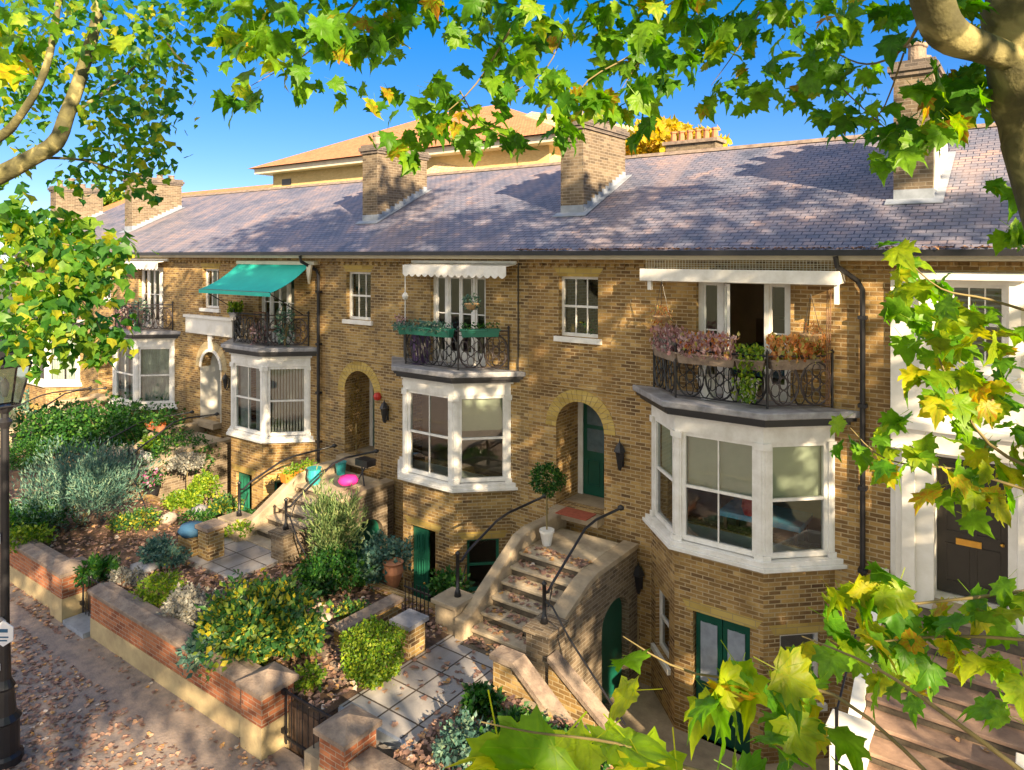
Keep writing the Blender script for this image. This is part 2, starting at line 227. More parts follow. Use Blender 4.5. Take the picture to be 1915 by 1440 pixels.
# ---------------------------------------------------------------- object helpers
def thing(name, label, cat, loc=(0, 0, 0), group=None):
    o = bpy.data.objects.new(name, None); COL.objects.link(o); o.location = loc; o.empty_display_size = 0.2
    o['label'] = label; o['category'] = cat
    if group: o['group'] = group
    return o
def tag(o, label, cat, group=None):
    o['label'] = label; o['category'] = cat
    if group: o['group'] = group
    return o
def wloc(p):
    v = Vector((0, 0, 0))
    while p: v += p.location; p = p.parent
    return v
class MB:
    def __init__(s, fr=None): s.v = []; s.f = []; s.fr = fr
    def P(s, x, y, z):
        if s.fr:
            ox, oy, a = s.fr; c, n = math.cos(a), math.sin(a)
            return (ox + x * c - y * n, oy + x * n + y * c, z)
        return (x, y, z)
    def add(s, vs, fs):
        b = len(s.v); s.v += [s.P(*p) for p in vs]; s.f += [tuple(b + i for i in f) for f in fs]; return s
    def quad(s, a, b, c, d): return s.add([a, b, c, d], [(0, 1, 2, 3)])
    def box(s, x0, x1, y0, y1, z0, z1):
        return s.add([(x0, y0, z0), (x1, y0, z0), (x1, y1, z0), (x0, y1, z0), (x0, y0, z1), (x1, y0, z1), (x1, y1, z1), (x0, y1, z1)],
                     [(0, 3, 2, 1), (4, 5, 6, 7), (0, 1, 5, 4), (1, 2, 6, 5), (2, 3, 7, 6), (3, 0, 4, 7)])
    def prism(s, pts, z0, z1):   # pts ccw in xy
        n = len(pts)
        return s.add([(x, y, z0) for x, y in pts] + [(x, y, z1) for x, y in pts],
                     [tuple(range(n))[::-1], tuple(range(n, 2 * n))] + [(i, (i + 1) % n, n + (i + 1) % n, n + i) for i in range(n)])
    def prismx(s, yz, x0, x1):
        n = len(yz)
        return s.add([(x0, y, z) for y, z in yz] + [(x1, y, z) for y, z in yz],
                     [tuple(range(n))[::-1], tuple(range(n, 2 * n))] + [(i, (i + 1) % n, n + (i + 1) % n, n + i) for i in range(n)])
    def prismy(s, xz, y0, y1):
        n = len(xz)
        return s.add([(x, y0, z) for x, z in xz] + [(x, y1, z) for x, z in xz],
                     [tuple(range(n)), tuple(range(n, 2 * n))[::-1]] + [(i, n + i, n + (i + 1) % n, (i + 1) % n) for i in range(n)])
    def tube(s, pts, r, n=6, closed=False, r1=None):
        pts = [Vector(p) for p in pts]; m = len(pts); vs = []; up = Vector((0, 0, 1))
        for i, p in enumerate(pts):
            if closed: d = pts[(i + 1) % m] - pts[i - 1]
            else: d = pts[min(i + 1, m - 1)] - pts[max(i - 1, 0)]
            d.normalize(); a = d.cross(up)
            if a.length < 1e-3: a = d.cross(Vector((1, 0, 0)))
            a.normalize(); b = a.cross(d)
            rr = r[i] if isinstance(r, (list, tuple)) else (r if r1 is None else r + (r1 - r) * i / (m - 1))
            for k in range(n):
                t = 2 * math.pi * k / n; q = p + a * (rr * math.cos(t)) + b * (rr * math.sin(t)); vs.append(tuple(q))
        fs = []
        for i in range(m if closed else m - 1):
            j = (i + 1) % m
            for k in range(n): fs.append((i * n + k, i * n + (k + 1) % n, j * n + (k + 1) % n, j * n + k))
        if not closed: fs += [tuple(range(n)), tuple(range((m - 1) * n, m * n))[::-1]]
        return s.add(vs, fs)
    def lathe(s, c, prof, n=16):
        vs = []; fs = []
        for r, z in prof:
            for k in range(n): t = 2 * math.pi * k / n; vs.append((c[0] + r * math.cos(t), c[1] + r * math.sin(t), c[2] + z))
        for i in range(len(prof) - 1):
            for k in range(n): fs.append((i * n + k, i * n + (k + 1) % n, (i + 1) * n + (k + 1) % n, (i + 1) * n + k))
        fs += [tuple(range(n))[::-1], tuple(range((len(prof) - 1) * n, len(prof) * n))]
        return s.add(vs, fs)
    def ell(s, c, rx, rz, t=0.012, y=0, n=14, seg=4):    # ring in local xz plane
        return s.tube([(c[0] + rx * math.cos(2 * math.pi * k / n), y, c[1] + rz * math.sin(2 * math.pi * k / n)) for k in range(n)], t, seg, True)
    def build(s, name, mat, parent=None, smooth=False, kind=None, bevel=0):
        v = np.array(s.v, dtype=float)
        me = bpy.data.meshes.new(name); off = wloc(parent) if parent else Vector((0, 0, 0))
        vv = v - np.array(off)
        me.from_pydata(vv.tolist(), [], s.f); me.update()
        uvl = me.uv_layers.new(name='UVMap'); uvs = np.zeros((len(me.loops), 2))
        for p in me.polygons:
            n = p.normal
            if abs(n.z) > 0.75: tx, ty, vert = 1, 0, False
            else:
                h = math.hypot(n.x, n.y) or 1; tx, ty, vert = -n.y / h, n.x / h, True
            for li in p.loop_indices:
                q = v[me.loops[li].vertex_index]
                uvs[li] = (q[0] * tx + q[1] * ty, q[2]) if vert else (q[0], q[1])
        uvl.data.foreach_set('uv', uvs.ravel())
        me.materials.append(M[mat] if isinstance(mat, str) else mat)
        if smooth: me.shade_smooth()
        o = bpy.data.objects.new(name, me); COL.objects.link(o)
        if parent: o.parent = parent
        if kind: o['kind'] = kind
        if bevel:
            b = o.modifiers.new('bevel', 'BEVEL'); b.width = bevel; b.segments = 2; b.limit_method = 'ANGLE'
        return o
def wall(mb, x0, x1, z0, z1, th, ops):
    """wall in the local xz plane at y=0 (outside) to y=th with openings (x0,x1,z0,z1,arch_rise)"""
    xs = sorted({x0, x1} | {o[0] for o in ops} | {o[1] for o in ops}); zs = sorted({z0, z1} | {o[2] for o in ops} | {o[3] for o in ops})
    xs = [x for x in xs if x0 <= x <= x1]; zs = [z for z in zs if z0 <= z <= z1]
    for i in range(len(xs) - 1):
        for j in range(len(zs) - 1):
            cx, cz = (xs[i] + xs[i + 1]) / 2, (zs[j] + zs[j + 1]) / 2
            if any(o[0] < cx < o[1] and o[2] < cz < o[3] for o in ops): continue
            a, b, c, d = xs[i], xs[i + 1], zs[j], zs[j + 1]
            mb.quad((a, 0, c), (b, 0, c), (b, 0, d), (a, 0, d)); mb.quad((b, th, c), (a, th, c), (a, th, d), (b, th, d))
    for o in ops:
        a, b, c, d = o[:4]; rise = o[4] if len(o) > 4 else 0
        sp = d - rise
        mb.quad((a, 0, c), (a, 0, sp), (a, th, sp), (a, th, c)); mb.quad((b, 0, sp), (b, 0, c), (b, th, c), (b, th, sp))
        mb.quad((a, 0, c), (a, th, c), (b, th, c), (b, 0, c))
        if not rise: mb.quad((a, th, d), (a, 0, d), (b, 0, d), (b, th, d))
        else:
            n = 14; w_ = (b - a) / 2; mx = (a + b) / 2
            pts = [(mx - w_ * math.cos(math.pi * k / n), sp + rise * math.sin(math.pi * k / n)) for k in range(n + 1)]
            for k in range(n):
                (xa, za), (xb, zb) = pts[k], pts[k + 1]
                mb.quad((xa, 0, za), (xb, 0, zb), (xb, 0, d), (xa, 0, d)); mb.quad((xb, th, zb), (xa, th, za), (xa, th, d), (xb, th, d))
                mb.quad((xa, 0, za), (xa, th, za), (xb, th, zb), (xb, 0, zb))
    mb.quad((x0, 0, z0), (x0, 0, z1), (x0, th, z1), (x0, th, z0)); mb.quad((x1, 0, z1), (x1, 0, z0), (x1, th, z0), (x1, th, z1))
    mb.quad((x0, 0, z1), (x1, 0, z1), (x1, th, z1), (x0, th, z1))
    return mb

# ---------------------------------------------------------------- foliage helper
def plane_template():
    # lobed leaf, stalk at origin, tip to +y, slightly folded along the midrib
    half = [(0.0, 0.0), (0.16, -0.06), (0.42, -0.02), (0.36, 0.16), (0.60, 0.30), (0.40, 0.42), (0.46, 0.66), (0.24, 0.62), (0.14, 0.80), (0.0, 1.05)]
    vs = [(0, 0.36, 0.0)]
    right = [(x, y, 0.13 * x + 0.10 * (y - 0.36) ** 2 * -1) for x, y in half]
    left = [(-x, y, z) for x, y, z in right[1:-1]][::-1]
    ring = right + left; vs += ring; n = len(ring)
    return np.array(vs), np.array([(0, 1 + i, 1 + (i + 1) % n) for i in range(n)])
def simple_template(wd=0.5, tri=False):
    vs = np.array([(0, 0, 0), (wd / 2, 0.45, 0.08), (0, 1, 0), (-wd / 2, 0.45, 0.08)]); return vs, np.array([(0, 1, 2), (0, 2, 3)])
T_PLANE = plane_template(); T_OVAL = simple_template(0.62); T_THIN = simple_template(0.22); T_BROAD = simple_template(0.9)
_pl = [(0, 0, 0), (0.45, 0.05, 0.06), (0.5, 0.5, 0.05), (0.22, 0.62, 0.0), (0, 1, -0.06), (-0.22, 0.62, 0), (-0.5, 0.5, 0.05), (-0.45, 0.05, 0.06)]
T_LOBE = (np.array(_pl), np.array([(0, 1, 2), (0, 2, 3), (0, 3, 4), (0, 4, 5), (0, 5, 6), (0, 6, 7)]))
def near_template():
    # the same lobed leaf close up: serrated edge, a middle ring so the blade can cup and wave, raised pale veins
    h = [(0.0, 0.0), (0.10, -0.07), (0.27, -0.05), (0.43, -0.08), (0.39, 0.05), (0.46, 0.12), (0.40, 0.20), (0.52, 0.22), (0.62, 0.34), (0.50, 0.38), (0.42, 0.46), (0.50, 0.56), (0.47, 0.70), (0.36, 0.63), (0.25, 0.62), (0.22, 0.72), (0.16, 0.84), (0.10, 0.88), (0.0, 1.08)]
    ring = h + [(-x, y) for x, y in h[1:-1]][::-1]; n = len(ring); c = (0.0, 0.30)
    def zz(x, y): r = math.hypot(x, y - 0.3); return 0.16 * abs(x) - 0.22 * r * r + 0.035 * math.sin(9 * x + 4 * y) + 0.03 * math.sin(11 * y - 5 * x)
    vs = [(c[0], c[1], 0.0)]
    for k in (0.5, 1.0):
        for x, y in ring: a, b = c[0] + (x - c[0]) * k, c[1] + (y - c[1]) * k; vs.append((a, b, zz(a, b)))
    fs = []; tt = []
    for i in range(n):
        j = (i + 1) % n; fs += [(0, 1 + i, 1 + j), (1 + i, 1 + n + i, 1 + n + j), (1 + i, 1 + n + j, 1 + j)]; tt += [0, 0, 0]
    for (x, y) in ((0, 1.0), (0.46, 0.62), (-0.46, 0.62), (0.55, 0.32), (-0.55, 0.32), (0.36, -0.03), (-0.36, -0.03)):
        d = Vector((x, y - 0.03, 0)); q = Vector((-d.y, d.x, 0)).normalized() * 0.009; P_ = [Vector((0, 0.03, 0)) + d * t for t in (0, 0.35, 0.7, 1.0)]
        for a, b in zip(P_[:-1], P_[1:]):
            k = len(vs); vs += [(a.x - q.x, a.y - q.y, zz(a.x, a.y) + .012), (a.x + q.x, a.y + q.y, zz(a.x, a.y) + .012), (b.x + q.x * .6, b.y + q.y * .6, zz(b.x, b.y) + .012), (b.x - q.x * .6, b.y - q.y * .6, zz(b.x, b.y) + .012)]
            fs += [(k, k + 1, k + 2), (k, k + 2, k + 3)]; tt += [0.3, 0.3]
    k = len(vs); vs += [(-0.011, 0.04, 0.01), (0.011, 0.04, 0.01), (0.011, -0.5, -0.10), (-0.011, -0.5, -0.10)]; fs += [(k, k + 1, k + 2), (k, k + 2, k + 3)]; tt += [0.45, 0.45]
    return np.array(vs), np.array(fs), np.array(tt)
T_NEAR = near_template()
def foliage(name, mat, parent, pts, size, tpl=T_OVAL, mode='random', kind=None, jit=0.35, rng=None, tint=None, out=None):
    rng = rng or RNG; pts = np.asarray(pts, float); n = len(pts)
    tv, tf = tpl[:2]; ft = tpl[2] if len(tpl) > 2 else np.zeros(len(tf))
    if mode == 'random':
        y = rng.normal(size=(n, 3)); z = rng.normal(size=(n, 3))
        if out is not None: y = y * 0.7 + out
    elif mode == 'droop':      # tips hang outwards and down, faces mostly up
        a = rng.uniform(0, 2 * math.pi, n); y = np.stack([np.cos(a), np.sin(a), rng.uniform(-1.6, -0.1, n)], 1); z = rng.normal(size=(n, 3)) * 0.55 + np.array([0, 0, 1.0])
    elif mode == 'flat':
        a = rng.uniform(0, 2 * math.pi, n); y = np.stack([np.cos(a), np.sin(a), rng.normal(0, 0.15, n)], 1); z = rng.normal(size=(n, 3)) * 0.18 + np.array([0, 0, 1.0])
    elif mode == 'up':
        y = rng.normal(size=(n, 3)) * 0.45 + np.array([0, 0, 1.0]); z = rng.normal(size=(n, 3))
        if out is not None: y = y + out * 0.7
    y /= np.linalg.norm(y, axis=1, keepdims=True) + 1e-9
    x = np.cross(y, z); x /= np.linalg.norm(x, axis=1, keepdims=True) + 1e-9; z = np.cross(x, y)
    s = (size * (1 + jit * rng.uniform(-1, 1, n)))[:, None, None] if np.isscalar(size) else np.asarray(size)[:, None, None]
    bend = rng.uniform(-1.3, 0.4, n)[:, None]
    tz = tv[None, :, 2] + bend * (tv[None, :, 1] ** 2) * 0.35
    V = tv[None, :, 0, None] * x[:, None, :] + tv[None, :, 1, None] * y[:, None, :] + tz[:, :, None] * z[:, None, :]
    V = pts[:, None, :] + V * s
    off = np.array(wloc(parent)) if parent else np.zeros(3)
    V = (V - off).reshape(-1, 3); k = len(tv)
    Fc = (tf[None] + (np.arange(n) * k)[:, None, None]).reshape(-1, 3)
    me = bpy.data.meshes.new(name); me.vertices.add(len(V)); me.vertices.foreach_set('co', V.ravel())
    me.loops.add(len(Fc) * 3); me.loops.foreach_set('vertex_index', Fc.ravel().astype(np.int32))
    me.polygons.add(len(Fc)); me.polygons.foreach_set('loop_start', np.arange(0, len(Fc) * 3, 3, dtype=np.int32))
    me.update(calc_edges=True)
    at_ = me.attributes.new('tint', 'FLOAT', 'FACE')
    t = rng.uniform(0, 1, n) if tint is None else tint
    at_.data.foreach_set('value', np.clip(t[:, None] * np.where(ft > 0, 0.5, 1.0)[None] + ft[None] + rng.uniform(-0.05, 0.05, (n, len(tf))), 0, 1).ravel().astype(np.float32))
    me.materials.append(M[mat]); o = bpy.data.objects.new(name, me); COL.objects.link(o)
    if parent: o.parent = parent
    if kind: o['kind'] = kind
    return o
def blob(c, r, n, rng=None, shell=0.55):
    rng = rng or RNG
    d = rng.normal(size=(n, 3)); d /= np.linalg.norm(d, axis=1, keepdims=True)
    rad = shell + (1 - shell) * rng.uniform(0, 1, n) ** 0.7
    bump = 1 + 0.26 * np.sin(d[:, 0] * 5 + c[0] * 3) * np.cos(d[:, 1] * 6 + c[1]) + 0.16 * np.sin(d[:, 2] * 9 + d[:, 0] * 7 + c[2])
    return np.array(c) + d * (rad * bump)[:, None] * np.array(r), d
def shrub(name, label, cat, base, r, h, mat, size, n, tpl=T_OVAL, mode='random', group=None, lobes=1, stem=True, flowers=None, shell=0.45, low=0.1):
    t = thing(name, label, cat, base, group)
    P = []; O = []
    for k in range(lobes):
        if lobes == 1: c = (base[0], base[1], base[2] + h * (0.5 + low / 2)); rr = (r, r, h * 0.5)
        else:
            a = 2 * math.pi * k / lobes + random.random(); q = r * 0.5
            c = (base[0] + q * math.cos(a), base[1] + q * math.sin(a), base[2] + h * random.uniform(0.4, 0.62)); rr = (r * random.uniform(0.5, 0.68), r * random.uniform(0.5, 0.68), h * random.uniform(0.32, 0.46))
        p, d = blob(c, rr, n // lobes, shell=shell); P.append(p); O.append(d)
    P = np.concatenate(P); O = np.concatenate(O); keep = P[:, 2] > base[2] - 0.02; P = P[keep]; O = O[keep]
    foliage('foliage', mat, t, P + RNG.normal(0, 0.022, P.shape), size, tpl, mode, out=O, jit=0.6)
    if lobes > 1:   # stray shoots breaking the outline
        Q = []
        for q in RNG.choice(len(P), max(6, int(9 * r * lobes))):
            k_ = np.linspace(0, 1, 9)[:, None]; Q.append(P[q] + (O[q] * 0.5 + np.array([0, 0, 0.6])) * k_ * RNG.uniform(0.12, 0.30) * min(1, h) + RNG.normal(0, 0.012, (9, 3)))
        foliage('shoot', mat, t, np.concatenate(Q), size * 0.85, tpl, mode)
    if stem:
        m = MB()
        for k in range(5):
            a = random.uniform(0, 6.28); m.tube([base, (base[0] + r * 0.2 * math.cos(a), base[1] + r * 0.2 * math.sin(a), base[2] + h * 0.3), (base[0] + r * 0.55 * math.cos(a), base[1] + r * 0.55 * math.sin(a), base[2] + h * 0.68)], 0.022, 5, r1=0.006)
        m.build('stem', 'twig', t)
    if flowers:
        fm, fn, fs = flowers
        idx = RNG.choice(len(P), fn); Q = P[idx] + O[idx] * 0.03; foliage('flower', fm, t, Q, fs, T_BROAD)
    return t

# ================================================================ GROUND
MB().quad((-900, -500, -1.95), (900, -500, -1.95), (900, 900, -1.95), (-900, 900, -1.95)).build('ground', 'earth', kind='structure')
YW = 6.6       # street face of the garden walls
MB().box(-70, 14, 1.2, YW + 0.3, -1.9, -0.60).build('pavement', 'tarmac', kind='structure')
MB().box(-70, 14, 0.95, 1.2, -1.9, -0.59).build('kerb', 'stone', kind='structure')
MB().box(-70, 14, -9.0, 0.95, -1.9, -0.72).build('road', 'tarmac', kind='structure')
# garden beds, gently uneven
def bed(x0, x1, y0, y1, name='garden_soil', mat='soil', z=0.02, amp=0.07, seed=0):
    nx, ny = max(2, int((x1 - x0) / 0.25)), max(2, int((y1 - y0) / 0.25)); m = MB(); vs = []; fs = []
    for j in range(ny + 1):
        for i in range(nx + 1):
            x = x0 + (x1 - x0) * i / nx; y = y0 + (y1 - y0) * j / ny
            e = min(1, 3 * min(i / nx, 1 - i / nx, j / ny, 1 - j / ny))
            vs.append((x, y, z + e * amp * (math.sin(x * 2.1 + seed) * math.cos(y * 2.7) + 0.6 * math.sin(x * 5.3 + y * 3.1) + 0.8)))
    for j in range(ny):
        for i in range(nx):
            a = j * (nx + 1) + i; fs.append((a, a + 1, a + nx + 2, a + nx + 1))
    m.add(vs, fs); m.box(x0, x1, y0, y1, -1.92, z - 0.02); return m.build(name, mat, kind='structure')
bed(-16.15 + 0.35, -8.75, 7.0, 10.35)
bed(-23.4, -16.15 + 0.3, 7.0, 10.35, seed=2)
bed(-40.5, -23.4, 7.0, 10.35, seed=3)
bed(-7.2, -2.45, 7.0, 9.2, seed=4)
MB().box(-8.75, -7.2, 7.4, 10.35, -1.9, 0.035).build('path', 'paving', kind='structure')
MB().box(-8.75, -7.2, 6.75, 7.4, -1.9, -0.3).build('path_step', 'stone', kind='structure')
MB().box(-8.7, -7.15, 7.34, 7.4, -0.1, 0.055).build('path_edge', 'flash', kind='structure')
MB().box(-15.9, -13.75, 8.75, 10.35, 0.0, 0.165).build('house_path', 'paving', kind='structure')
MB().box(-50, 8, 9.3, 13.5, -1.92, -1.78).build('area_paving', 'stone', kind='structure')
MB().box(-2.3, 1.5, 7.0, 10.2, -1.9, -0.2).build('forecourt', 'paving', kind='structure')
# ================================================================ HOUSES
YF = 13.5; PITCH = 0.488; YE = 13.12; ZE = 7.10; YR = 18.6; ZR = ZE + (YR - YE) * PITCH
def roofz(y): return ZE + (y - YE) * PITCH
def sash(parent, fr, x0, x1, z0, z1, cols=2, dep=0.1, blind=None, sill=True, name='window', mat='white', bar=0.022, fw=0.06, sillw=0.1):
    """sliding sash window in a wall frame: frame with bars, panes, sill, blind"""
    y = dep; m = MB(fr)
    m.box(x0, x0 + fw, y, y + 0.09, z0, z1).box(x1 - fw, x1, y, y + 0.09, z0, z1).box(x0 + fw, x1 - fw, y, y + 0.09, z1 - fw, z1).box(x0 + fw, x1 - fw, y, y + 0.09, z0, z0 + fw * 1.2)
    zm = (z0 + z1) / 2; m.box(x0 + fw, x1 - fw, y + 0.01, y + 0.08, zm - 0.025, zm + 0.025)
    for i in range(1, cols):
        x = x0 + fw + (x1 - x0 - 2 * fw) * i / cols
        m.box(x - bar / 2, x + bar / 2, y + 0.02, y + 0.06, zm + 0.025, z1 - fw); m.box(x - bar / 2, x + bar / 2, y + 0.02, y + 0.06, z0 + fw * 1.2, zm - 0.025)
    w_ = m.build(name, mat, parent)
    MB(fr).quad((x0 + fw, y + 0.045, z0 + fw), (x1 - fw, y + 0.045, z0 + fw), (x1 - fw, y + 0.045, z1 - fw), (x0 + fw, y + 0.045, z1 - fw)).build('pane', 'glass', w_)
    if sill: MB(fr).box(x0 - sillw, x1 + sillw, -0.07, y, z0 - 0.12, z0 - 0.002).build('sill', mat, w_, bevel=0.01)
    if blind:
        kind, frac = blind
        if kind == 'v':
            b = MB(fr); k = int((x1 - x0 - 0.16) / 0.085)
            for i in range(k): xx = x0 + fw + 0.03 + i * 0.085; b.box(xx, xx + 0.045, y + 0.13, y + 0.14, z0 + 0.08, z1 - fw)
            b.build('blind', 'vblind', w_)
        elif kind == 'c':
            b = MB(fr); 
            for side in (0, 1):
                n = 9; wd = (x1 - x0) * frac
                xs = [x0 + fw + wd * i / n if side == 0 else x1 - fw - wd * i / n for i in range(n + 1)]
                for i in range(n): b.quad((xs[i], y + 0.16 + 0.04 * (i % 2), z0 + 0.05), (xs[i + 1], y + 0.16 + 0.04 * ((i + 1) % 2), z0 + 0.05), (xs[i + 1], y + 0.16 + 0.04 * ((i + 1) % 2), z1 - fw), (xs[i], y + 0.16 + 0.04 * (i % 2), z1 - fw))
            b.build('curtain', 'curtain', w_)
        else:
            zb = z1 - (z1 - z0) * frac
            MB(fr).box(x0 + fw, x1 - fw, y + 0.12, y + 0.135, zb, z1 - fw).build('blind', 'blind', w_)
    return w_
def frenchdoor(parent, fr, x0, x1, z0, z1, dep=0.12, glassmat='glass', opened=False, mat='white'):
    m = MB(fr); y = dep; fw = 0.09
    m.box(x0, x0 + fw, y, y + 0.1, z0, z1).box(x1 - fw, x1, y, y + 0.1, z0, z1).box(x0 + fw, x1 - fw, y, y + 0.1, z1 - fw, z1)
    W = x1 - x0; a, b = x0 + 0.26 * W, x1 - 0.26 * W
    for x in (a, b): m.box(x - 0.045, x + 0.045, y, y + 0.1, z0, z1 - fw)
    w_ = m.build('french_door', mat, parent)
    p = MB(fr)
    def leaf(xa, xb, nm='side_light', f2=fr, yy=y):
        k = MB(f2); s_ = 0.05
        k.box(xa, xa + s_, yy + 0.02, yy + 0.07, z0, z1 - fw).box(xb - s_, xb, yy + 0.02, yy + 0.07, z0, z1 - fw).box(xa + s_, xb - s_, yy + 0.02, yy + 0.07, z1 - fw - s_, z1 - fw).box(xa + s_, xb - s_, yy + 0.02, yy + 0.07, z0, z0 + 0.3)
        zm = z0 + 0.55 * (z1 - z0); k.box(xa + s_, xb - s_, yy + 0.03, yy + 0.06, zm - 0.014, zm + 0.014); k.build(nm, mat, w_)
        MB(f2).quad((xa + s_, yy + 0.045, z0 + 0.3), (xb - s_, yy + 0.045, z0 + 0.3), (xb - s_, yy + 0.045, z1 - fw), (xa + s_, yy + 0.045, z1 - fw)).build('pane', glassmat, w_)
    leaf(x0 + fw, a - 0.045); leaf(b + 0.045, x1 - fw)
    mid = (a + b) / 2
    if not opened: leaf(a + 0.045, mid - 0.003, 'door_leaf'); leaf(mid + 0.003, b - 0.045, 'door_leaf')
    else:
        ox, oy, an = fr
        leaf(0.0, mid - a - 0.05, 'door_leaf', (ox + a + 0.05, oy + y - 0.05, R(-62)), 0.0)
    return w_
def railing(parent, pts, z0, h, seed=0, pattern=True):
    """ornamental iron balcony front: posts, rails, interlocking rings; pts are plan corners"""
    m = MB()
    for (x, y) in pts: m.tube([(x, y, z0), (x, y, z0 + h + 0.07)], 0.022, 6).lathe((x, y, z0 + h + 0.05), [(0.03, 0), (0.035, 0.03), (0.0, 0.08)], 6)
    r = m.build('railing', 'iron', parent)
    for i in range(len(pts) - 1):
        (xa, ya), (xb, yb) = pts[i], pts[i + 1]; ln = math.hypot(xb - xa, yb - ya); fr = (xa, ya, math.atan2(yb - ya, xb - xa)); p = MB(fr)
        for z, t in ((z0 + 0.05, 0.012), (z0 + h, 0.018), (z0 + h - 0.1, 0.009)): p.tube([(0, 0, z), (ln, 0, z)], t, 4)
        hh = h - 0.15; k = max(1, round(ln / (hh * 0.86))); cw = ln / k
        for j in range(k):
            cx = cw * (j + 0.5); cz = z0 + 0.05 + hh / 2
            p.ell((cx, cz), cw * 0.47, hh * 0.5, 0.019, n=18); p.ell((cx, cz), cw * 0.13, hh * 0.15, 0.017, n=10)
            for q in range(6):
                a = q * math.pi / 3 + 0.5; p.ell((cx + cw * 0.29 * math.cos(a), cz + hh * 0.31 * math.sin(a)), cw * 0.13, hh * 0.16, 0.013, n=8, seg=3)
            p.ell((cx + cw / 2 if j < k - 1 else cx - cw / 2, cz), cw * 0.22, hh * 0.5, 0.014, n=14, seg=3)
        p.build('rail_panel', 'rustiron' if i == len(pts) - 2 else 'iron', r)
    return r
def arch_ring(parent, xm, sp, r_in, r_out, y0, y1, mat='rub', name='arch', n=19, key=False, keymat='white'):
    m = MB()
    for k in range(n):
        a0 = math.pi * k / n + 0.006; a1 = math.pi * (k + 1) / n - 0.006
        pr = [(xm + r_out * math.cos(a0), sp + r_out * math.sin(a0)), (xm + r_out * math.cos(a1), sp + r_out * math.sin(a1)), (xm + r_in * math.cos(a1), sp + r_in * math.sin(a1)), (xm + r_in * math.cos(a0), sp + r_in * math.sin(a0))]
        m.prismy(pr, y0, y1)
    o = m.build(name, mat, parent)
    if key: MB().prismy([(xm - 0.09, sp + r_in - 0.05), (xm + 0.09, sp + r_in - 0.05), (xm + 0.13, sp + r_out + 0.2), (xm - 0.13, sp + r_out + 0.2)], y0 - 0.05, y1 + 0.02).build('keystone', keymat, o)
    return o
def chimney(parent, dx, top=10.15, pots=4):
    x0, x1, y0, y1 = -2.22 + dx, -1.58 + dx, 14.95, 17.1
    m = MB(); m.box(x0, x1, y0, y1, roofz(y0) - 0.3, top - 0.27)
    c = m.build('chimney', 'chim', parent)
    MB().box(x0 - 0.05, x1 + 0.05, y0 - 0.05, y1 + 0.05, top - 0.27, top - 0.19).box(x0 - 0.09, x1 + 0.09, y0 - 0.09, y1 + 0.09, top - 0.19, top - 0.08).box(x0 - 0.04, x1 + 0.04, y0 - 0.04, y1 + 0.04, top - 0.08, top).build('chimney_cap', 'chimdark', c)
    f = MB()    # stepped lead apron up the slope
    n = 12
    for i in range(n):
        ya = y0 + (y1 - y0) * i / n; yb = y0 + (y1 - y0) * (i + 1) / n
        f.box(x1, x1 + 0.012, ya, yb, roofz(ya) - 0.02, roofz(yb) + 0.13)
    yy0, yy1 = y0 - 0.2, y1 + 0.05
    f.prismx([(yy0, roofz(yy0) + 0.018), (yy1, roofz(yy1) + 0.018), (yy1, roofz(yy1) + 0.035), (yy0, roofz(yy0) + 0.035)], x1 + 0.012, x1 + 0.17)
    f.prismx([(yy0, roofz(yy0) + 0.018), (y0, roofz(y0) + 0.018), (y0, roofz(y0) + 0.035), (yy0, roofz(yy0) + 0.035)], x0 - 0.12, x1 + 0.012)
    f.box(x0, x1, y0 - 0.012, y0, roofz(y0), roofz(y0) + 0.2)
    f.build('flashing', 'flash', c)
    for k in range(pots):
        y = y0 + 0.3 + (y1 - y0 - 0.6) * k / max(1, pots - 1); hgt = random.uniform(0.15, 0.5)
        MB().lathe(((x0 + x1) / 2, y, top), [(0.13, 0), (0.12, hgt * 0.8), (0.15, hgt * 0.85), (0.15, hgt), (0.11, hgt)], 12).build('chimney_pot', 'coping', c, smooth=False)
    return c
def bracket_lantern(label, x, y, z, s=1.0):
    t = thing('wall_lantern', label, 'lantern', (x, y, z), 'black wall lanterns on the brick fronts')
    m = MB(); m.lathe((x, y - 0.14, z), [(0.02, -0.2 * s), (0.045, -0.16 * s), (0.08 * s, 0.10 * s), (0.11 * s, 0.12 * s), (0.06 * s, 0.22 * s), (0.02, 0.26 * s), (0.0, 0.34 * s)], 6)
    m.build('lamp_head', 'iron', t); b = MB(); b.box(x - 0.03, x + 0.03, y - 0.02, y, z - 0.2, z + 0.12); b.tube([(x, y - 0.02, z - 0.12), (x, y - 0.1, z - 0.26), (x, y - 0.14, z - 0.18)], 0.012, 5); b.build('bracket', 'iron', t)
    return t
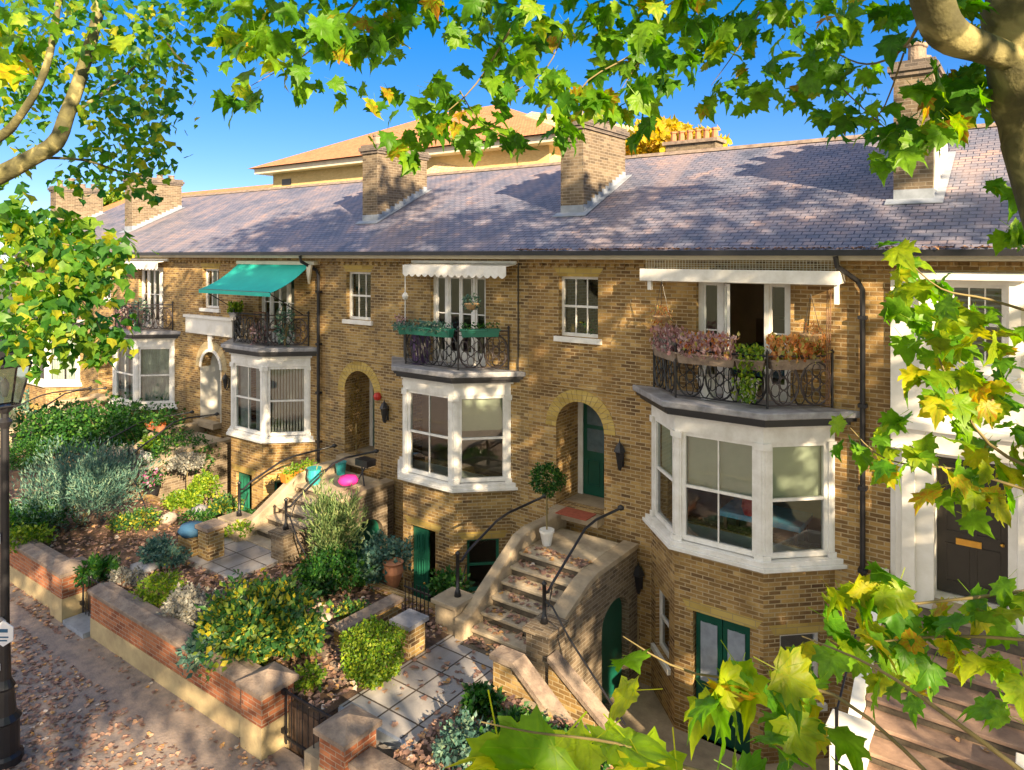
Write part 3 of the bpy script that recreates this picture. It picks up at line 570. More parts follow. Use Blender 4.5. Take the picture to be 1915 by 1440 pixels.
def panel_door(parent, fr, x0, x1, z0, z1, dep, mat, rise=0, glazed=True, name='front_door'):
    m = MB(fr); m.box(x0, x1, dep, dep + 0.05, z0, z1)
    d = m.build(name, mat, parent); W = x1 - x0; H = z1 - z0; s_ = 0.11
    p = MB(fr)
    for (a, b) in ((x0 + s_, x0 + W / 2 - 0.04), (x0 + W / 2 + 0.04, x1 - s_)):
        rows = ((0.10, 0.36),) if glazed else ((0.08, 0.36), (0.44, 0.66), (0.72, 0.93))
        for (u, v) in rows:
            za, zb = z0 + H * u, z0 + H * v
            p.box(a, b, dep - 0.018, dep, za, za + 0.025).box(a, b, dep - 0.018, dep, zb - 0.025, zb).box(a, a + 0.025, dep - 0.018, dep, za + 0.025, zb - 0.025).box(b - 0.025, b, dep - 0.018, dep, za + 0.025, zb - 0.025)
    p.build('panel', mat, d)
    if glazed:
        for k in range(2):
            za = z0 + H * (0.45 + 0.27 * k); MB(fr).box(x0 + s_, x1 - s_, dep - 0.012, dep - 0.001, za, za + H * 0.23).build('pane', 'doorglass', d)
    MB(fr).lathe((x1 - 0.08, dep - 0.05, z0 + H * 0.42), [(0.0, -0.03), (0.03, -0.01), (0.03, 0.01), (0.0, 0.03)], 8).build('handle', 'brass', d, smooth=True)
    return d
STREET = {0: 'right-hand brick house with open balcony doors and dried flowers on the balcony', 1: 'brick house with green balcony troughs, between two chimneys',
          2: 'brick house with a teal awning over its balcony', 3: 'brick house left of the teal awning, bay window above dense shrubs', 4: 'farthest left brick house, mostly behind tree leaves'}
DX = {0: 0.0, 1: -7.03, 2: -14.3, 3: -21.8, 4: -29.2}
XR = {0: -2.05, 1: -9.45, 2: -16.55, 3: -24.0, 4: -31.3, 5: -38.7}
houses = {}
def house(k):
    dx = DX[k]; xr, xl = XR[k], XR[k + 1]
    H = thing('terraced_house', STREET[k], 'house', ((xl + xr) / 2, YF, -1.8), 'brick terraced houses'); houses[k] = H
    fr = (0, YF, 0)
    ops = [(-8.63 + dx, -7.64 + dx, 5.2, 6.52), (-5.45 + dx, -3.67 + dx, 4.2, 6.54), (-8.70 + dx, -7.49 + dx, 1.46, 3.80, 0.605), (-6.05 + dx, -3.15 + dx, 1.75, 4.0), (-5.9 + dx, -3.3 + dx, -1.8, 1.2)]
    m = wall(MB(fr), xl + 0.003, xr - 0.003, -1.8, 6.9, 0.34, ops)
    m.box(-6.6 + dx - 2.4, -6.72 + dx, -0.05, -0.001, 4.10, 4.17)
    # dogtooth course under the eaves
    x = xl + 0.05
    while x < xr - 0.1: m.box(x, x + 0.11, -0.06, -0.001, 6.72, 6.80); x += 0.23
    m.box(xl + 0.003, xr - 0.003, -0.08, -0.001, 6.80, 6.9)
    BM = 'brick2' if k in (1, 3) else 'brick'; m.build('wall', BM, H)
    # shell behind the front
    s = MB(); s.box(xl + 0.003, xr - 0.003, 23.4, 23.7, -1.8, 6.9).box(xl + 0.003, xl + 0.15, YF + 0.34, 23.4, -1.8, 6.9).box(xr - 0.15, xr - 0.003, YF + 0.34, 23.4, -1.8, 6.9)
    s.prismx([(YF, 6.9), (23.7, 6.9), (YR, ZR - 0.25)], xl + 0.003, xl + 0.2); s.build('rear_wall', 'brick', H)
    r = MB(); r.box(xl + 0.15, xr - 0.15, YF + 0.34, 18, 1.3, 1.44).box(xl + 0.15, xr - 0.15, YF + 0.34, 18, 4.12, 4.2).box(xl + 0.15, xr - 0.15, YF + 0.34, 18.2, 6.7, 6.8).box(xl + 0.15, xr - 0.15, 18, 18.2, -1.8, 6.7)
    r.box(-6.9 + dx, -6.75 + dx, YF + 0.34, 18, -1.8, 6.7); r.build('interior', 'room', H)
    # roof
    t = 0.09
    rf = MB(); rf.prismx([(YE - 0.06, roofz(YE - 0.06)), (YR, ZR), (24.1, roofz(YE - 0.06)), (24.1, roofz(YE - 0.06) - t), (YR, ZR - t), (YE - 0.06, roofz(YE - 0.06) - t)], xl + 0.001, xr - 0.001)
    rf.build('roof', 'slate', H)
    MB().prismx([(YR - 0.16, ZR - 0.05), (YR, ZR + 0.06), (YR + 0.16, ZR - 0.05)], xl + 0.002, xr - 0.002).build('ridge_tile', 'coping', H)
    g = MB(); g.box(xl, xr, YE - 0.14, YE - 0.02, ZE - 0.12, ZE - 0.02); g.build('gutter', 'dark', H)
    MB().box(xl + 0.002, xr - 0.002, YE, YE + 0.04, 6.93, ZE - 0.06).box(xl + 0.002, xr - 0.002, YE + 0.04, YF, 6.9, 6.93).build('fascia', 'cream', H)
    if k != 2: chimney(H, xl + 2.22 - 0.05, top=10.3)
    # upper sash
    sash(H, fr, -8.63 + dx, -7.64 + dx, 5.2, 6.52, cols=3, dep=0.13, blind=None if k in (1, 0) else ('c', 0.3))
    MB().prismy([(-8.63 + dx, 6.525), (-7.64 + dx, 6.525), (-7.5 + dx, 6.72), (-8.77 + dx, 6.72)], YF - 0.004, YF + 0.1).build('lintel', 'rub', H)
    # french doors
    if k == 1: gm = 'glass'
    frenchdoor(H, fr, -5.45 + dx, -3.67 + dx, 4.3, 6.54, opened=(k == 0))
    # front door and arch
    xm = -8.095 + dx; aw = 0.605
    if k == 2:
        arch_ring(H, xm, 3.195, aw + 0.002, aw + 0.33, YF - 0.012, YF + 0.02, mat='buff', key=True)
        arch_ring(H, xm, 3.195, aw - 0.05, aw + 0.05, YF - 0.05, YF - 0.013, mat='stucco', name='archivolt')
        MB().box(xl + 0.25, -6.66 + dx, YF - 0.14, YF - 0.001, 4.33, 4.86).box(xl + 0.2, -6.62 + dx, YF - 0.2, YF - 0.001, 4.86, 4.95).build('stucco_band', 'stucco', H)
    else: arch_ring(H, xm, 3.195, aw + 0.002, aw + 0.27, YF - 0.012, YF + 0.05)
    pm = 'stucco' if k == 2 else 'brick'
    p = MB(); n = 14      # porch tunnel
    p.box(xm - aw - 0.22, xm - aw - 0.001, YF + 0.34, YF + 1.0, 1.30, 3.9).box(xm + aw + 0.001, xm + aw + 0.2, YF + 0.34, YF + 1.0, 1.30, 3.9).box(xm - aw - 0.2, xm + aw + 0.2, YF + 0.34, YF + 1.06, 3.9, 4.0)
    if k == 2: p.box(xm - aw - 0.003, xm - aw + 0.012, YF - 0.03, YF + 0.34, 1.46, 3.195).box(xm + aw - 0.012, xm + aw + 0.003, YF - 0.03, YF + 0.34, 1.46, 3.195)
    p.build('porch', pm, H)
    MB().box(xm - aw, xm + aw, YF - 0.3, YF + 1.1, 1.28, 1.458).build('threshold', 'stone', H)
    fm = MB(); fm.box(xm - aw, xm - aw + 0.13, YF + 0.93, YF + 1.0, 1.46, 3.9).box(xm + aw - 0.13, xm + aw, YF + 0.93, YF + 1.0, 1.46, 3.9).box(xm - aw + 0.13, xm + aw - 0.13, YF + 0.93, YF + 1.0, 3.72, 3.9); fm.build('door_frame', 'white', H)
    panel_door(H, fr, xm - aw + 0.13, xm + aw - 0.13, 1.47, 3.72, 0.96, 'green')
    # bay ---------------------------------------------------------
    A, B, C, D = (-6.40 + dx, YF), (-5.50 + dx, 12.58), (-3.87 + dx, 12.58), (-2.92 + dx, YF)
    def offs(d): return [(A[0] - d * 1.6, YF - 0.001), (B[0] - d * 0.45, B[1] - d), (C[0] + d * 0.45, C[1] - d), (D[0] + d * 1.6, YF - 0.001)]
    fA = (A[0], A[1], math.atan2(B[1] - A[1], B[0] - A[0])); fB = (B[0], B[1], 0); fC = (C[0], C[1], math.atan2(D[1] - C[1], D[0] - C[0]))
    lA = math.hypot(B[0] - A[0], B[1] - A[1]); lB = C[0] - B[0]; lC = math.hypot(D[0] - C[0], D[1] - C[1])
    b = MB(); door = (0.36, 1.40) if k == 0 else (0.26, 1.06)
    b.fr = fB; wall(b, 0, lB, -1.8, 1.56, 0.25, [(door[0], door[1], -1.78, 0.5)])
    b.fr = fC; wall(b, 0, lC, -1.8, 1.56, 0.25, [(0.3, 1.05, -0.8, 0.42)])
    b.fr = fA; wall(b, 0, lA, -1.8, 1.56, 0.25, [(0.25, 1.0, -0.8, 0.42)])
    bay = b.build('bay_base', BM, H)
    MB(fB).prismy([(door[0] - 0.1, 0.503), (door[1] + 0.1, 0.503), (door[1] + 0.22, 0.68), (door[0] - 0.22, 0.68)], -0.005, 0.05).build('lintel', 'rub', bay)
    MB(fC).prismy([(0.2, 0.423), (1.15, 0.423), (1.25, 0.6), (0.1, 0.6)], -0.005, 0.05).build('lintel', 'rub', bay)
    sash(bay, fC, 0.3, 1.05, -0.8, 0.42, cols=1, dep=0.08, mat='ltgreen' if k != 0 else 'white'); sash(bay, fA, 0.25, 1.0, -0.8, 0.42, cols=1, dep=0.08)
    if k == 0:
        for q in range(2):
            xa = door[0] + 0.03 + q * 0.5; dd = panel_door(bay, fB, xa, xa + 0.485, -1.78, 0.5, 0.08, 'green', glazed=False, name='basement_door')
            MB(fB).box(xa + 0.09, xa + 0.4, 0.06, 0.078, -0.75, 0.32).build('pane', 'flash', dd)
    else: panel_door(bay, fB, door[0] + 0.02, door[1] - 0.3, -1.78, 0.5, 0.08, 'ltgreen', glazed=False, name='basement_door')
    # white timber bay window
    zs, zt = 1.72, 3.74
    wb = MB(); wb.prism(offs(0.13), 1.56, 1.63); wb.prism(offs(0.09), 1.63, zs); bw_ = wb.build('bay_window', 'white', H, bevel=0.008)
    fz = MB(); fz.prism(offs(0.0), zt, 4.06); fz.prism(offs(0.05), 4.0, 4.059); fz.build('frieze', 'white', bw_)
    for (f_, l_) in ((fA, lA), (fB, lB), (fC, lC)):
        e = 0.13 if l_ > 1.5 else 0.11
        for (a_, b_) in ((0.0, e), (l_ - e, l_)):
            pl = MB(f_); pl.box(a_, b_, 0.0, 0.12, zs, zt).box(a_ - 0.02, b_ + 0.02, -0.035, 0.0, zt - 0.12, zt).box(a_ - 0.02, b_ + 0.02, -0.03, 0.0, zs, zs + 0.09)
            pl.box(a_ + 0.035, b_ - 0.035, -0.012, 0.0, zs + 0.09, zt - 0.12); pl.build('pilaster', 'white', bw_)
    bl = {0: [('r', .55), ('r', .5), ('r', .5)], 1: [('c', .2), None, ('r', .42)], 2: [('c', .3), ('c', .35), ('v', 1)], 3: [('c', .3), ('c', .4), ('c', .45)], 4: [None, ('c', .4), ('c', .4)]}[k]
    for (f_, l_), q in zip(((fA, lA), (fB, lB), (fC, lC)), bl):
        e = 0.13 if l_ > 1.5 else 0.11
        sash(bw_, f_, e, l_ - e, zs + 0.02, zt, cols=2 if l_ > 1.5 else 1, dep=0.03, blind=q, sill=False, name='sash', fw=0.075)
    MB().prism([(A[0] + .2, YF + 0.3), (B[0] + .1, B[1] + .26), (C[0] - .1, C[1] + .26), (D[0] - .2, YF + 0.3)], 1.5, 1.7).build('window_board', 'white', bw_)
    # balcony slab
    MB().prism(offs(0.16), 4.06, 4.13).prism(offs(0.22), 4.13, 4.2).build('cornice', 'dark', H)
    sb = MB(); sb.prism(offs(0.27), 4.2, 4.32); slab = sb.build('balcony_slab', 'lead', H, bevel=0.02)
    railing(slab, [(A[0] + 0.08, YF - 0.05), (B[0] - 0.03, B[1] + 0.12), (C[0] + 0.03, C[1] + 0.12), (D[0] - 0.03, YF - 0.05)], 4.33, 0.9)
    return H
for k in range(5): house(k)
# downpipes
def downpipe(label, x, zb, y=YF - 0.09):
    t = thing('drainpipe', label, 'drainpipe', (x, y, zb), 'black cast iron downpipes')
    MB().tube([(x - 0.35, YE - 0.08, 6.97), (x - 0.33, YE - 0.06, 6.8), (x - 0.08, y, 6.55), (x, y, 6.4), (x, y, zb)], 0.045, 8).build('pipe', 'iron', t)
    c = MB()
    for z in (5.9, 4.4, 3.0, 1.6): c.box(x - 0.07, x + 0.07, y - 0.055, y + 0.089, z, z + 0.06)
    c.build('pipe_bracket', 'iron', t)
downpipe('black drainpipe right of the large right-hand bay window', -2.46, -1.7)
downpipe('black drainpipe between the teal awning house and the sash window house', -16.75, 1.0)
m = MB(); m.tube([(-9.72, YF - 0.03, 6.9), (-9.72, YF - 0.03, 4.2)], 0.016, 5); tag(m.build('cable', 'iron'), 'thin black cable down the brick wall beside the green planter balcony', 'cable')
# ---------------------------------------------------------------- white house at the right
W5 = thing('stucco_house', 'white stucco house at the right with dark panelled door and broad brown steps', 'house', (1, YF, -1.8))
fr = (0, YF - 0.06, 0)
ops = [(-1.43, -0.45, 5.25, 6.53), (0.9, 1.9, 5.25, 6.53), (-1.40, -0.42, 1.46, 3.75)]
wall(MB(fr), -2.04, 7, -1.8, 6.72, 0.4, ops).build('wall', 'stucco', W5)
m = MB(fr); m.box(-2.04, 7, 0.0, 0.4, 6.723, 6.9)
x = -2.0
while x < 7: m.box(x, x + 0.11, -0.06, -0.001, 6.8, 6.89); x += 0.27
m.build('dentil_course', 'brick', W5)
MB().box(-2.04, 7, 23.4, 23.7, -1.8, 6.9).box(-2.04, -1.9, YF + 0.35, 23.4, -1.8, 6.9).box(6.86, 7, YF + 0.35, 23.4, -1.8, 6.9).build('rear_wall', 'brick', W5)
MB().box(-1.9, 6.8, YF + 0.35, 17, 1.3, 1.44).box(-1.9, 6.8, YF + 0.35, 17, 4.1, 4.2).box(-1.9, 6.8, YF + 0.35, 17, 6.6, 6.7).box(-1.9, 6.8, 17, 17.2, -1.8, 6.6).build('interior', 'room', W5)
rz = lambda y: roofz(y)
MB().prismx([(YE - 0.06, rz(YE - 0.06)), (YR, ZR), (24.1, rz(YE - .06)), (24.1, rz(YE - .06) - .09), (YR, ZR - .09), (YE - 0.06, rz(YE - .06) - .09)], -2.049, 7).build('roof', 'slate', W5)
MB().box(-2.05, 7, YE - 0.14, YE - 0.02, ZE - 0.12, ZE - 0.02).build('gutter', 'dark', W5)
MB().box(-2.048, 7, YE, YE + 0.04, 6.93, ZE - 0.06).box(-2.048, 7, YE + 0.04, YF, 6.9, 6.93).build('fascia', 'cream', W5)
MB().prismx([(YR - 0.16, ZR - 0.05), (YR, ZR + 0.06), (YR + 0.16, ZR - 0.05)], -2.04, 7).build('ridge_tile', 'coping', W5)
ch = chimney(W5, 0.0, top=10.55)
MB().box(-1.578, -1.556, 15.0, 17.08, roofz(15) + 0.16, 9.93).build('white_side', 'stucco', ch)  # thin white slab over the chimney's right-hand side
b = MB(); b.box(-0.8, 1.2, 20.2, 20.9, 8, 11.0).box(-0.9, 1.3, 20.1, 21.0, 11.0, 11.2); b.build('rear_chimney', 'chim', W5)
w5 = sash(W5, fr, -1.43, -0.45, 5.25, 6.53, cols=4, dep=0.12, sill=False)
m = MB(fr)
for i in range(14): m.box(-1.36, -0.52, 0.25, 0.27, 5.32 + i * 0.085, 5.35 + i * 0.085)
m.build('blind', 'vblind', w5)
MB(fr).box(-1.62, -0.3, -0.12, 0.0, 5.05, 5.13).box(-1.7, -0.25, -0.18, 0.0, 4.98, 5.05).build('sill', 'stucco', w5, bevel=0.01)
m = MB(fr); m.box(-1.62, -1.47, -0.06, 0.0, 5.13, 6.6).box(-0.41, -0.26, -0.06, 0.0, 5.13, 6.6).box(-1.75, -0.15, -0.16, 0.0, 6.6, 6.7); m.build('window_surround', 'stucco', W5)
m = MB(fr); m.box(-1.95, -1.40, -0.12, 0.0, 1.3, 3.85).box(-1.85, -1.66, -0.2, -0.12, 1.3, 3.8).box(-0.42, 0.1, -0.12, 0.0, 1.3, 3.85).box(-0.3, -0.12, -0.2, -0.12, 1.3, 3.8).box(-2.0, 0.15, -0.26, 0.0, 3.85, 4.2).box(-2.03, 0.2, -0.36, 0.0, 4.2, 4.32)
m.build('door_surround', 'stucco', W5, bevel=0.01)
d5 = panel_door(W5, fr, -1.395, -0.425, 1.48, 3.74, 0.3, 'blackdoor', glazed=False)
MB(fr).box(-1.13, -0.78, 0.27, 0.299, 2.30, 2.40).build('letterbox', 'brass', d5)
MB(fr).box(-1.4, -0.42, -0.4, 0.4, 1.28, 1.459).build('threshold', 'stone', W5)
# broad steps
t = thing('entrance_steps', 'broad brown stone steps climbing to the dark panelled door of the white house', 'steps', (-1.0, 11, -0.2))
m = MB(); tr = MB(); n = 9; z = 1.3; y = 12.9
m.box(-2.05, 0.9, 12.9, YF - 0.065, -1.7, 1.3)
for i in range(n):
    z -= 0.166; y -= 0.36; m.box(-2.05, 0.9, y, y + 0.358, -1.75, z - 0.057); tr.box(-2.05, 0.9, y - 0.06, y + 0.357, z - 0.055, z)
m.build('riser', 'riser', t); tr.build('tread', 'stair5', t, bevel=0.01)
def pedestal(lab, x, y, z0, h, s=0.34, mat='stucco'):
    q = thing('gate_pier', lab, 'pier', (x, y, z0)); 
    MB().box(x - s / 2, x + s / 2, y - s / 2, y + s / 2, z0, z0 + h).build('pier', mat, q, bevel=0.01)
    MB().box(x - s / 2 - .06, x + s / 2 + .06, y - s / 2 - .06, y + s / 2 + .06, z0 + h, z0 + h + 0.09).build('coping', mat, q, bevel=0.01); return q
pedestal('white stucco pier at the foot of the broad brown steps', -2.1, 10.55, -0.9, 1.45, 0.42)
pedestal('white stucco pier at the right picture edge beside the broad steps', 0.0, 10.9, -0.9, 1.5, 0.42)
m = MB(); m.prismx([(10.8, -0.9), (10.8, 0.3), (12.9, 1.75), (13.43, 1.75), (13.43, -1.7), (10.8, -1.7)], -2.22, -2.06); tag(m.build('side_wall', 'stucco'), 'white sloping side wall along the left of the broad brown steps', 'wall')
m = MB(); m.tube([(-2.12, 9.9, -0.9), (-2.12, 9.9, 1.2)], 0.022, 8); m.tube([(-2.12, 9.9, 1.15), (-2.12, 11.2, 1.7)], 0.015, 6); tag(m.build('handrail_post', 'iron'), 'thin black iron rail post before the white pier', 'post')

# ================================================================ AWNINGS AND BALCONY THINGS
x0, x1 = -20.6, -17.05
t = thing('awning', 'teal green canvas awning pulled out over a cluttered balcony', 'awning', ((x0 + x1) / 2, YF, 6.7))
n = 10; m = MB()
for i in range(n):
    a, b = i / n, (i + 1) / n
    f = lambda q: (YF - 0.12 - 1.35 * q, 6.72 - 0.78 * q - 0.10 * math.sin(q * math.pi))
    (ya, za), (yb, zb) = f(a), f(b); m.add([(x0, ya, za), (x0, yb, zb), (x1, yb, zb), (x1, ya, za), (x0, ya, za + .012), (x0, yb, zb + .012), (x1, yb, zb + .012), (x1, ya, za + .012)], [(0, 3, 2, 1), (4, 5, 6, 7), (0, 1, 5, 4), (3, 7, 6, 2)])
m.box(x0, x1, YF - 1.49, YF - 1.475, 5.84, 5.95); m.build('canvas', 'teal', t)
MB().box(x0 - 0.05, x1 + 0.25, YF - 0.2, YF - 0.001, 6.70, 6.80).prismy([(x1 + .03, 6.7), (x1 + .03, 6.45), (x1 + 0.12, 6.15), (x1 + 0.24, 6.7)], YF - 0.3, YF - 0.24).build('cassette', 'cream', t)
m = MB(); m.tube([(x0 + .05, YF - 1.47, 5.95), (x1 - .05, YF - 1.47, 5.95)], 0.02, 6)
for xx in (x0 + 0.15, x1 - 0.1): m.tube([(xx, YF - 1.45, 5.93), (xx, YF - 0.3, 5.25)], 0.015, 6)
m.build('frame', 'iron', t)
def valance(label, x0, x1, z=6.74, depth=0.45):
    t = thing('awning', label, 'awning', ((x0 + x1) / 2, YF, z)); m = MB(); yy = YF - depth
    m.prismx([(YF - 0.01, z + 0.03), (YF - 0.01, z + 0.05), (yy, z), (yy, z - 0.02)], x0, x1); n = 15; w_ = (x1 - x0) / n
    for i in range(n):
        xs = x0 + i * w_; pts = [(xs, z), (xs, z - 0.22)] + [(xs + w_ * q / 6, z - 0.22 - 0.07 * math.sin(math.pi * q / 6)) for q in range(1, 6)] + [(xs + w_, z - 0.22), (xs + w_, z)]
        m.prismy(pts[::-1], yy - 0.012, yy)
    m.build('canvas', 'white', t); MB().box(x0 - 0.03, x1 + 0.03, YF - 0.12, YF - 0.001, z + 0.05, z + 0.11).build('cassette', 'white', t); return t
valance('white scalloped awning rolled in above the green planter balcony', -13.0, -9.75)
valance('white scalloped awning left of the teal awning, half behind leaves', -28.3, -25.0)
valance('farthest white scalloped awning on the left, behind tree leaves', -35.8, -32.6)
t = thing('awning', 'white rolled awning box under a lattice screen, over the open balcony doors', 'awning', (-4.6, YF, 6.7))
MB().box(-6.45, -2.75, YF - 0.42, YF - 0.001, 6.50, 6.70).box(-6.45, -2.75, YF - 0.44, YF - 0.421, 6.48, 6.72).box(-6.3, -6.22, YF - 0.4, YF - 0.32, 6.3, 6.5).box(-2.85, -2.78, YF - 0.4, YF - 0.3, 6.15, 6.5).build('cassette', 'white', t, bevel=0.008)
m = MB()
for i in range(62): xx = -6.4 + i * 0.059; m.box(xx, xx + 0.008, YF - 0.25, YF - 0.242, 6.722, 6.93)
for j in range(5): m.box(-6.42, -2.78, YF - 0.241, YF - 0.233, 6.745 + j * 0.042, 6.753 + j * 0.042)
m.build('lattice', 'cream', t)
m = MB()      # planting string post on the left of house three balcony
m.tube([(-12.95, YF - 0.42, 4.4), (-12.95, YF - 0.42, 6.5)], 0.014, 6).lathe((-12.95, YF - 0.42, 5.95), [(0.0, -0.12), (0.06, -0.06), (0.08, 0.0), (0.06, 0.06), (0, 0.12)], 8); tag(m.build('canopy_post', 'white'), 'slim white post with a white ornament left of the green planters', 'post')
def planter(label, fr, x0, x1, y0, z0, h, mat, dep=0.22, plants=(), name='planter', group=None):
    c = (fr[0] + (x0 + x1) / 2 * math.cos(fr[2]) - y0 * math.sin(fr[2]), fr[1] + (x0 + x1) / 2 * math.sin(fr[2]) + y0 * math.cos(fr[2]), z0)
    t = thing(name, label, 'planter', c, group)
    m = MB(fr); i_ = 0.035
    m.add([(x0 + i_, y0 + i_, z0), (x1 - i_, y0 + i_, z0), (x1 - i_, y0 + dep - i_, z0), (x0 + i_, y0 + dep - i_, z0), (x0, y0, z0 + h), (x1, y0, z0 + h), (x1, y0 + dep, z0 + h), (x0, y0 + dep, z0 + h)], [(0, 3, 2, 1), (0, 1, 5, 4), (1, 2, 6, 5), (2, 3, 7, 6), (3, 0, 4, 7)])
    m.box(x0 - .015, x1 + .015, y0 - 0.015, y0 + 0.015, z0 + h - 0.03, z0 + h).box(x0 - .015, x1 + .015, y0 + dep - 0.015, y0 + dep + 0.015, z0 + h - 0.03, z0 + h).box(x0 + .01, x1 - .01, y0 + 0.015, y0 + dep - 0.015, z0 + h - 0.04, z0 + h - 0.02)
    m.build('trough', mat, t)
    for (mt, n, hh, sz, tp, md, sp) in plants:
        l = RNG.uniform(x0 + .03, x1 - .03, n); d = RNG.uniform(y0 - sp, y0 + dep + sp, n); zz = z0 + h + RNG.uniform(-0.08, hh, n)
        ca, sa = math.cos(fr[2]), math.sin(fr[2]); P = np.stack([fr[0] + l * ca - d * sa, fr[1] + l * sa + d * ca, zz], 1)
        foliage('foliage', mt, t, P, sz, tp, md)
    return t
dx = DX[1]; fB3 = (-5.50 + dx, 12.70, 0); fC3 = (-3.84 + dx, 12.70, R(44)); fA3 = (-6.35 + dx, YF - 0.05, R(-42))
planter('green trough on the left corner of the sash-house balcony rail', fA3, 0.15, 1.2, -0.2, 5.05, 0.2, 'gplant', plants=[('mauvefl', 110, 0.2, 0.07, T_OVAL, 'random', 0.03), ('shrubB', 200, 0.08, 0.08, T_OVAL, 'droop', 0.09)])
planter('green trough on the front of the middle balcony rail, full of leaves', fB3, 0.1, 1.55, -0.2, 5.08, 0.2, 'gplant', plants=[('shrubB', 420, 0.16, 0.08, T_OVAL, 'droop', 0.09)])
planter('green trough on the angled right panel of the middle balcony rail', fC3, 0.05, 0.95, -0.18, 5.1, 0.18, 'gplant', plants=[('shrubG', 150, 0.14, 0.07, T_OVAL, 'random', 0.03)])
m = MB(); m.lathe((-10.75, YF - 0.45, 5.85), [(0.0, -0.16), (0.12, -0.12), (0.2, 0.0), (0.19, 0.02), (0, 0.02)], 12); t = tag(m.build('hanging_basket', 'wicker'), 'hanging basket with dark foliage beside the middle balcony doors', 'hanging basket')
p, o_ = blob((-10.75, YF - 0.45, 5.9), (0.2, 0.2, 0.17), 260); foliage('foliage', 'shrubB', t, p, 0.06, T_OVAL, out=o_)
m = MB(); m.tube([(-10.75, YF - 0.45, 5.9), (-10.75, YF - 0.43, 6.5)], 0.006, 4); m.build('chain', 'iron', t)
m = MB()
m.lathe((-12.3, 12.95, 4.33), [(0.2, 0), (0.26, 0.5), (0.18, 0.9), (0, 0.95)], 8); tag(m.build('storage_bag', 'purple'), 'plum covered bundle behind the green planters', 'cover')
# open door balcony flowers (right-hand house)
fA4 = (-6.35, YF - 0.05, R(-42)); fB4 = (-5.5, 12.70, 0); fC4 = (-3.84, 12.70, R(44))
planter('trough of faded mauve flowers on the left of the dried flower balcony', fA4, 0.1, 1.15, -0.05, 4.98, 0.2, 'coping', plants=[('mauvefl', 420, 0.38, 0.09, T_OVAL, 'up', 0.1), ('shrubS', 120, 0.25, 0.08, T_OVAL, 'up', 0.1)])
planter('long trough of pinkish brown flowers on the front rail of the right balcony', fB4, 0.0, 1.1, -0.05, 4.98, 0.2, 'coping', plants=[('mauvefl', 420, 0.34, 0.09, T_OVAL, 'up', 0.12), ('dryfl', 220, 0.34, 0.08, T_OVAL, 'up', 0.1)])
planter('trough with lime green trailing plant at the middle of the right balcony', fB4, 1.12, 1.62, -0.1, 4.98, 0.18, 'coping', plants=[('shrubL', 260, 0.25, 0.08, T_OVAL, 'random', 0.08)])
planter('trough of rust orange flowers on the angled rail of the right balcony', fC4, 0.05, 1.1, -0.08, 5.0, 0.18, 'coping', plants=[('dryfl', 480, 0.36, 0.11, T_OVAL, 'up', 0.1), ('shrubL', 120, 0.2, 0.08, T_THIN, 'up', 0.05)])
P = np.stack([RNG.normal(-4.15, 0.10, 260), RNG.normal(12.58, 0.05, 260), RNG.uniform(4.45, 5.15, 260)], 1); tag(foliage('trailing_plant', 'shrubL', None, P, 0.08, T_OVAL, 'droop'), 'lime green plant trailing down the outside of the right balcony railing', 'plant')
for (x, z, lab) in ((-5.95, 6.15, 'dried hanging basket on the brick left of the open balcony doors'), (-3.2, 5.98, 'straw hanging basket on the brick right of the open balcony doors')):
    m = MB(); m.lathe((x, YF - 0.5, z - 0.35), [(0.0, -0.14), (0.1, -0.1), (0.19, 0.0), (0.18, 0.02), (0, 0.02)], 12); o = tag(m.build('hanging_basket', 'wicker'), lab, 'hanging basket', 'dried hanging baskets')
    c = MB(); [c.tube([(x + 0.17 * math.cos(a), YF - 0.5 + 0.17 * math.sin(a), z - 0.35), (x, YF - 0.5, z + 0.35)], 0.005, 4) for a in (0, 2.1, 4.2)]; c.build('chain', 'iron', o)
    p, o_ = blob((x, YF - 0.5, z - 0.3), (0.22, 0.2, 0.2), 160); foliage('foliage', 'dryfl', o, p, 0.09, T_THIN, 'droop')
m = MB()
for i in range(3): m.tube([(-3.0 + 0.03 * i, YF - 0.3, 4.4), (-3.0 + .03 * i, YF - 0.2, 6.4)], 0.008, 4)
tag(m.build('climbing_stem', 'wood'), 'bare climbing stems at the right end of the right balcony', 'climber')
for (x, y, s_) in ((-5.0, 12.95, .19), (-4.6, 13.0, .16), (-4.25, 12.95, .17)):
    m = MB(); m.lathe((x, y, 4.33), [(s_ * .7, 0), (s_, 0.34), (s_ * 1.1, 0.36), (s_ * 1.1, 0.42), (s_ * .9, .42)], 14); o = tag(m.build('flower_pot', 'white'), {-5.0: 'leftmost', -4.6: 'middle', -4.25: 'rightmost'}[x] + ' of three white pots behind the right balcony railing', 'pot', 'white pots on the right balcony')
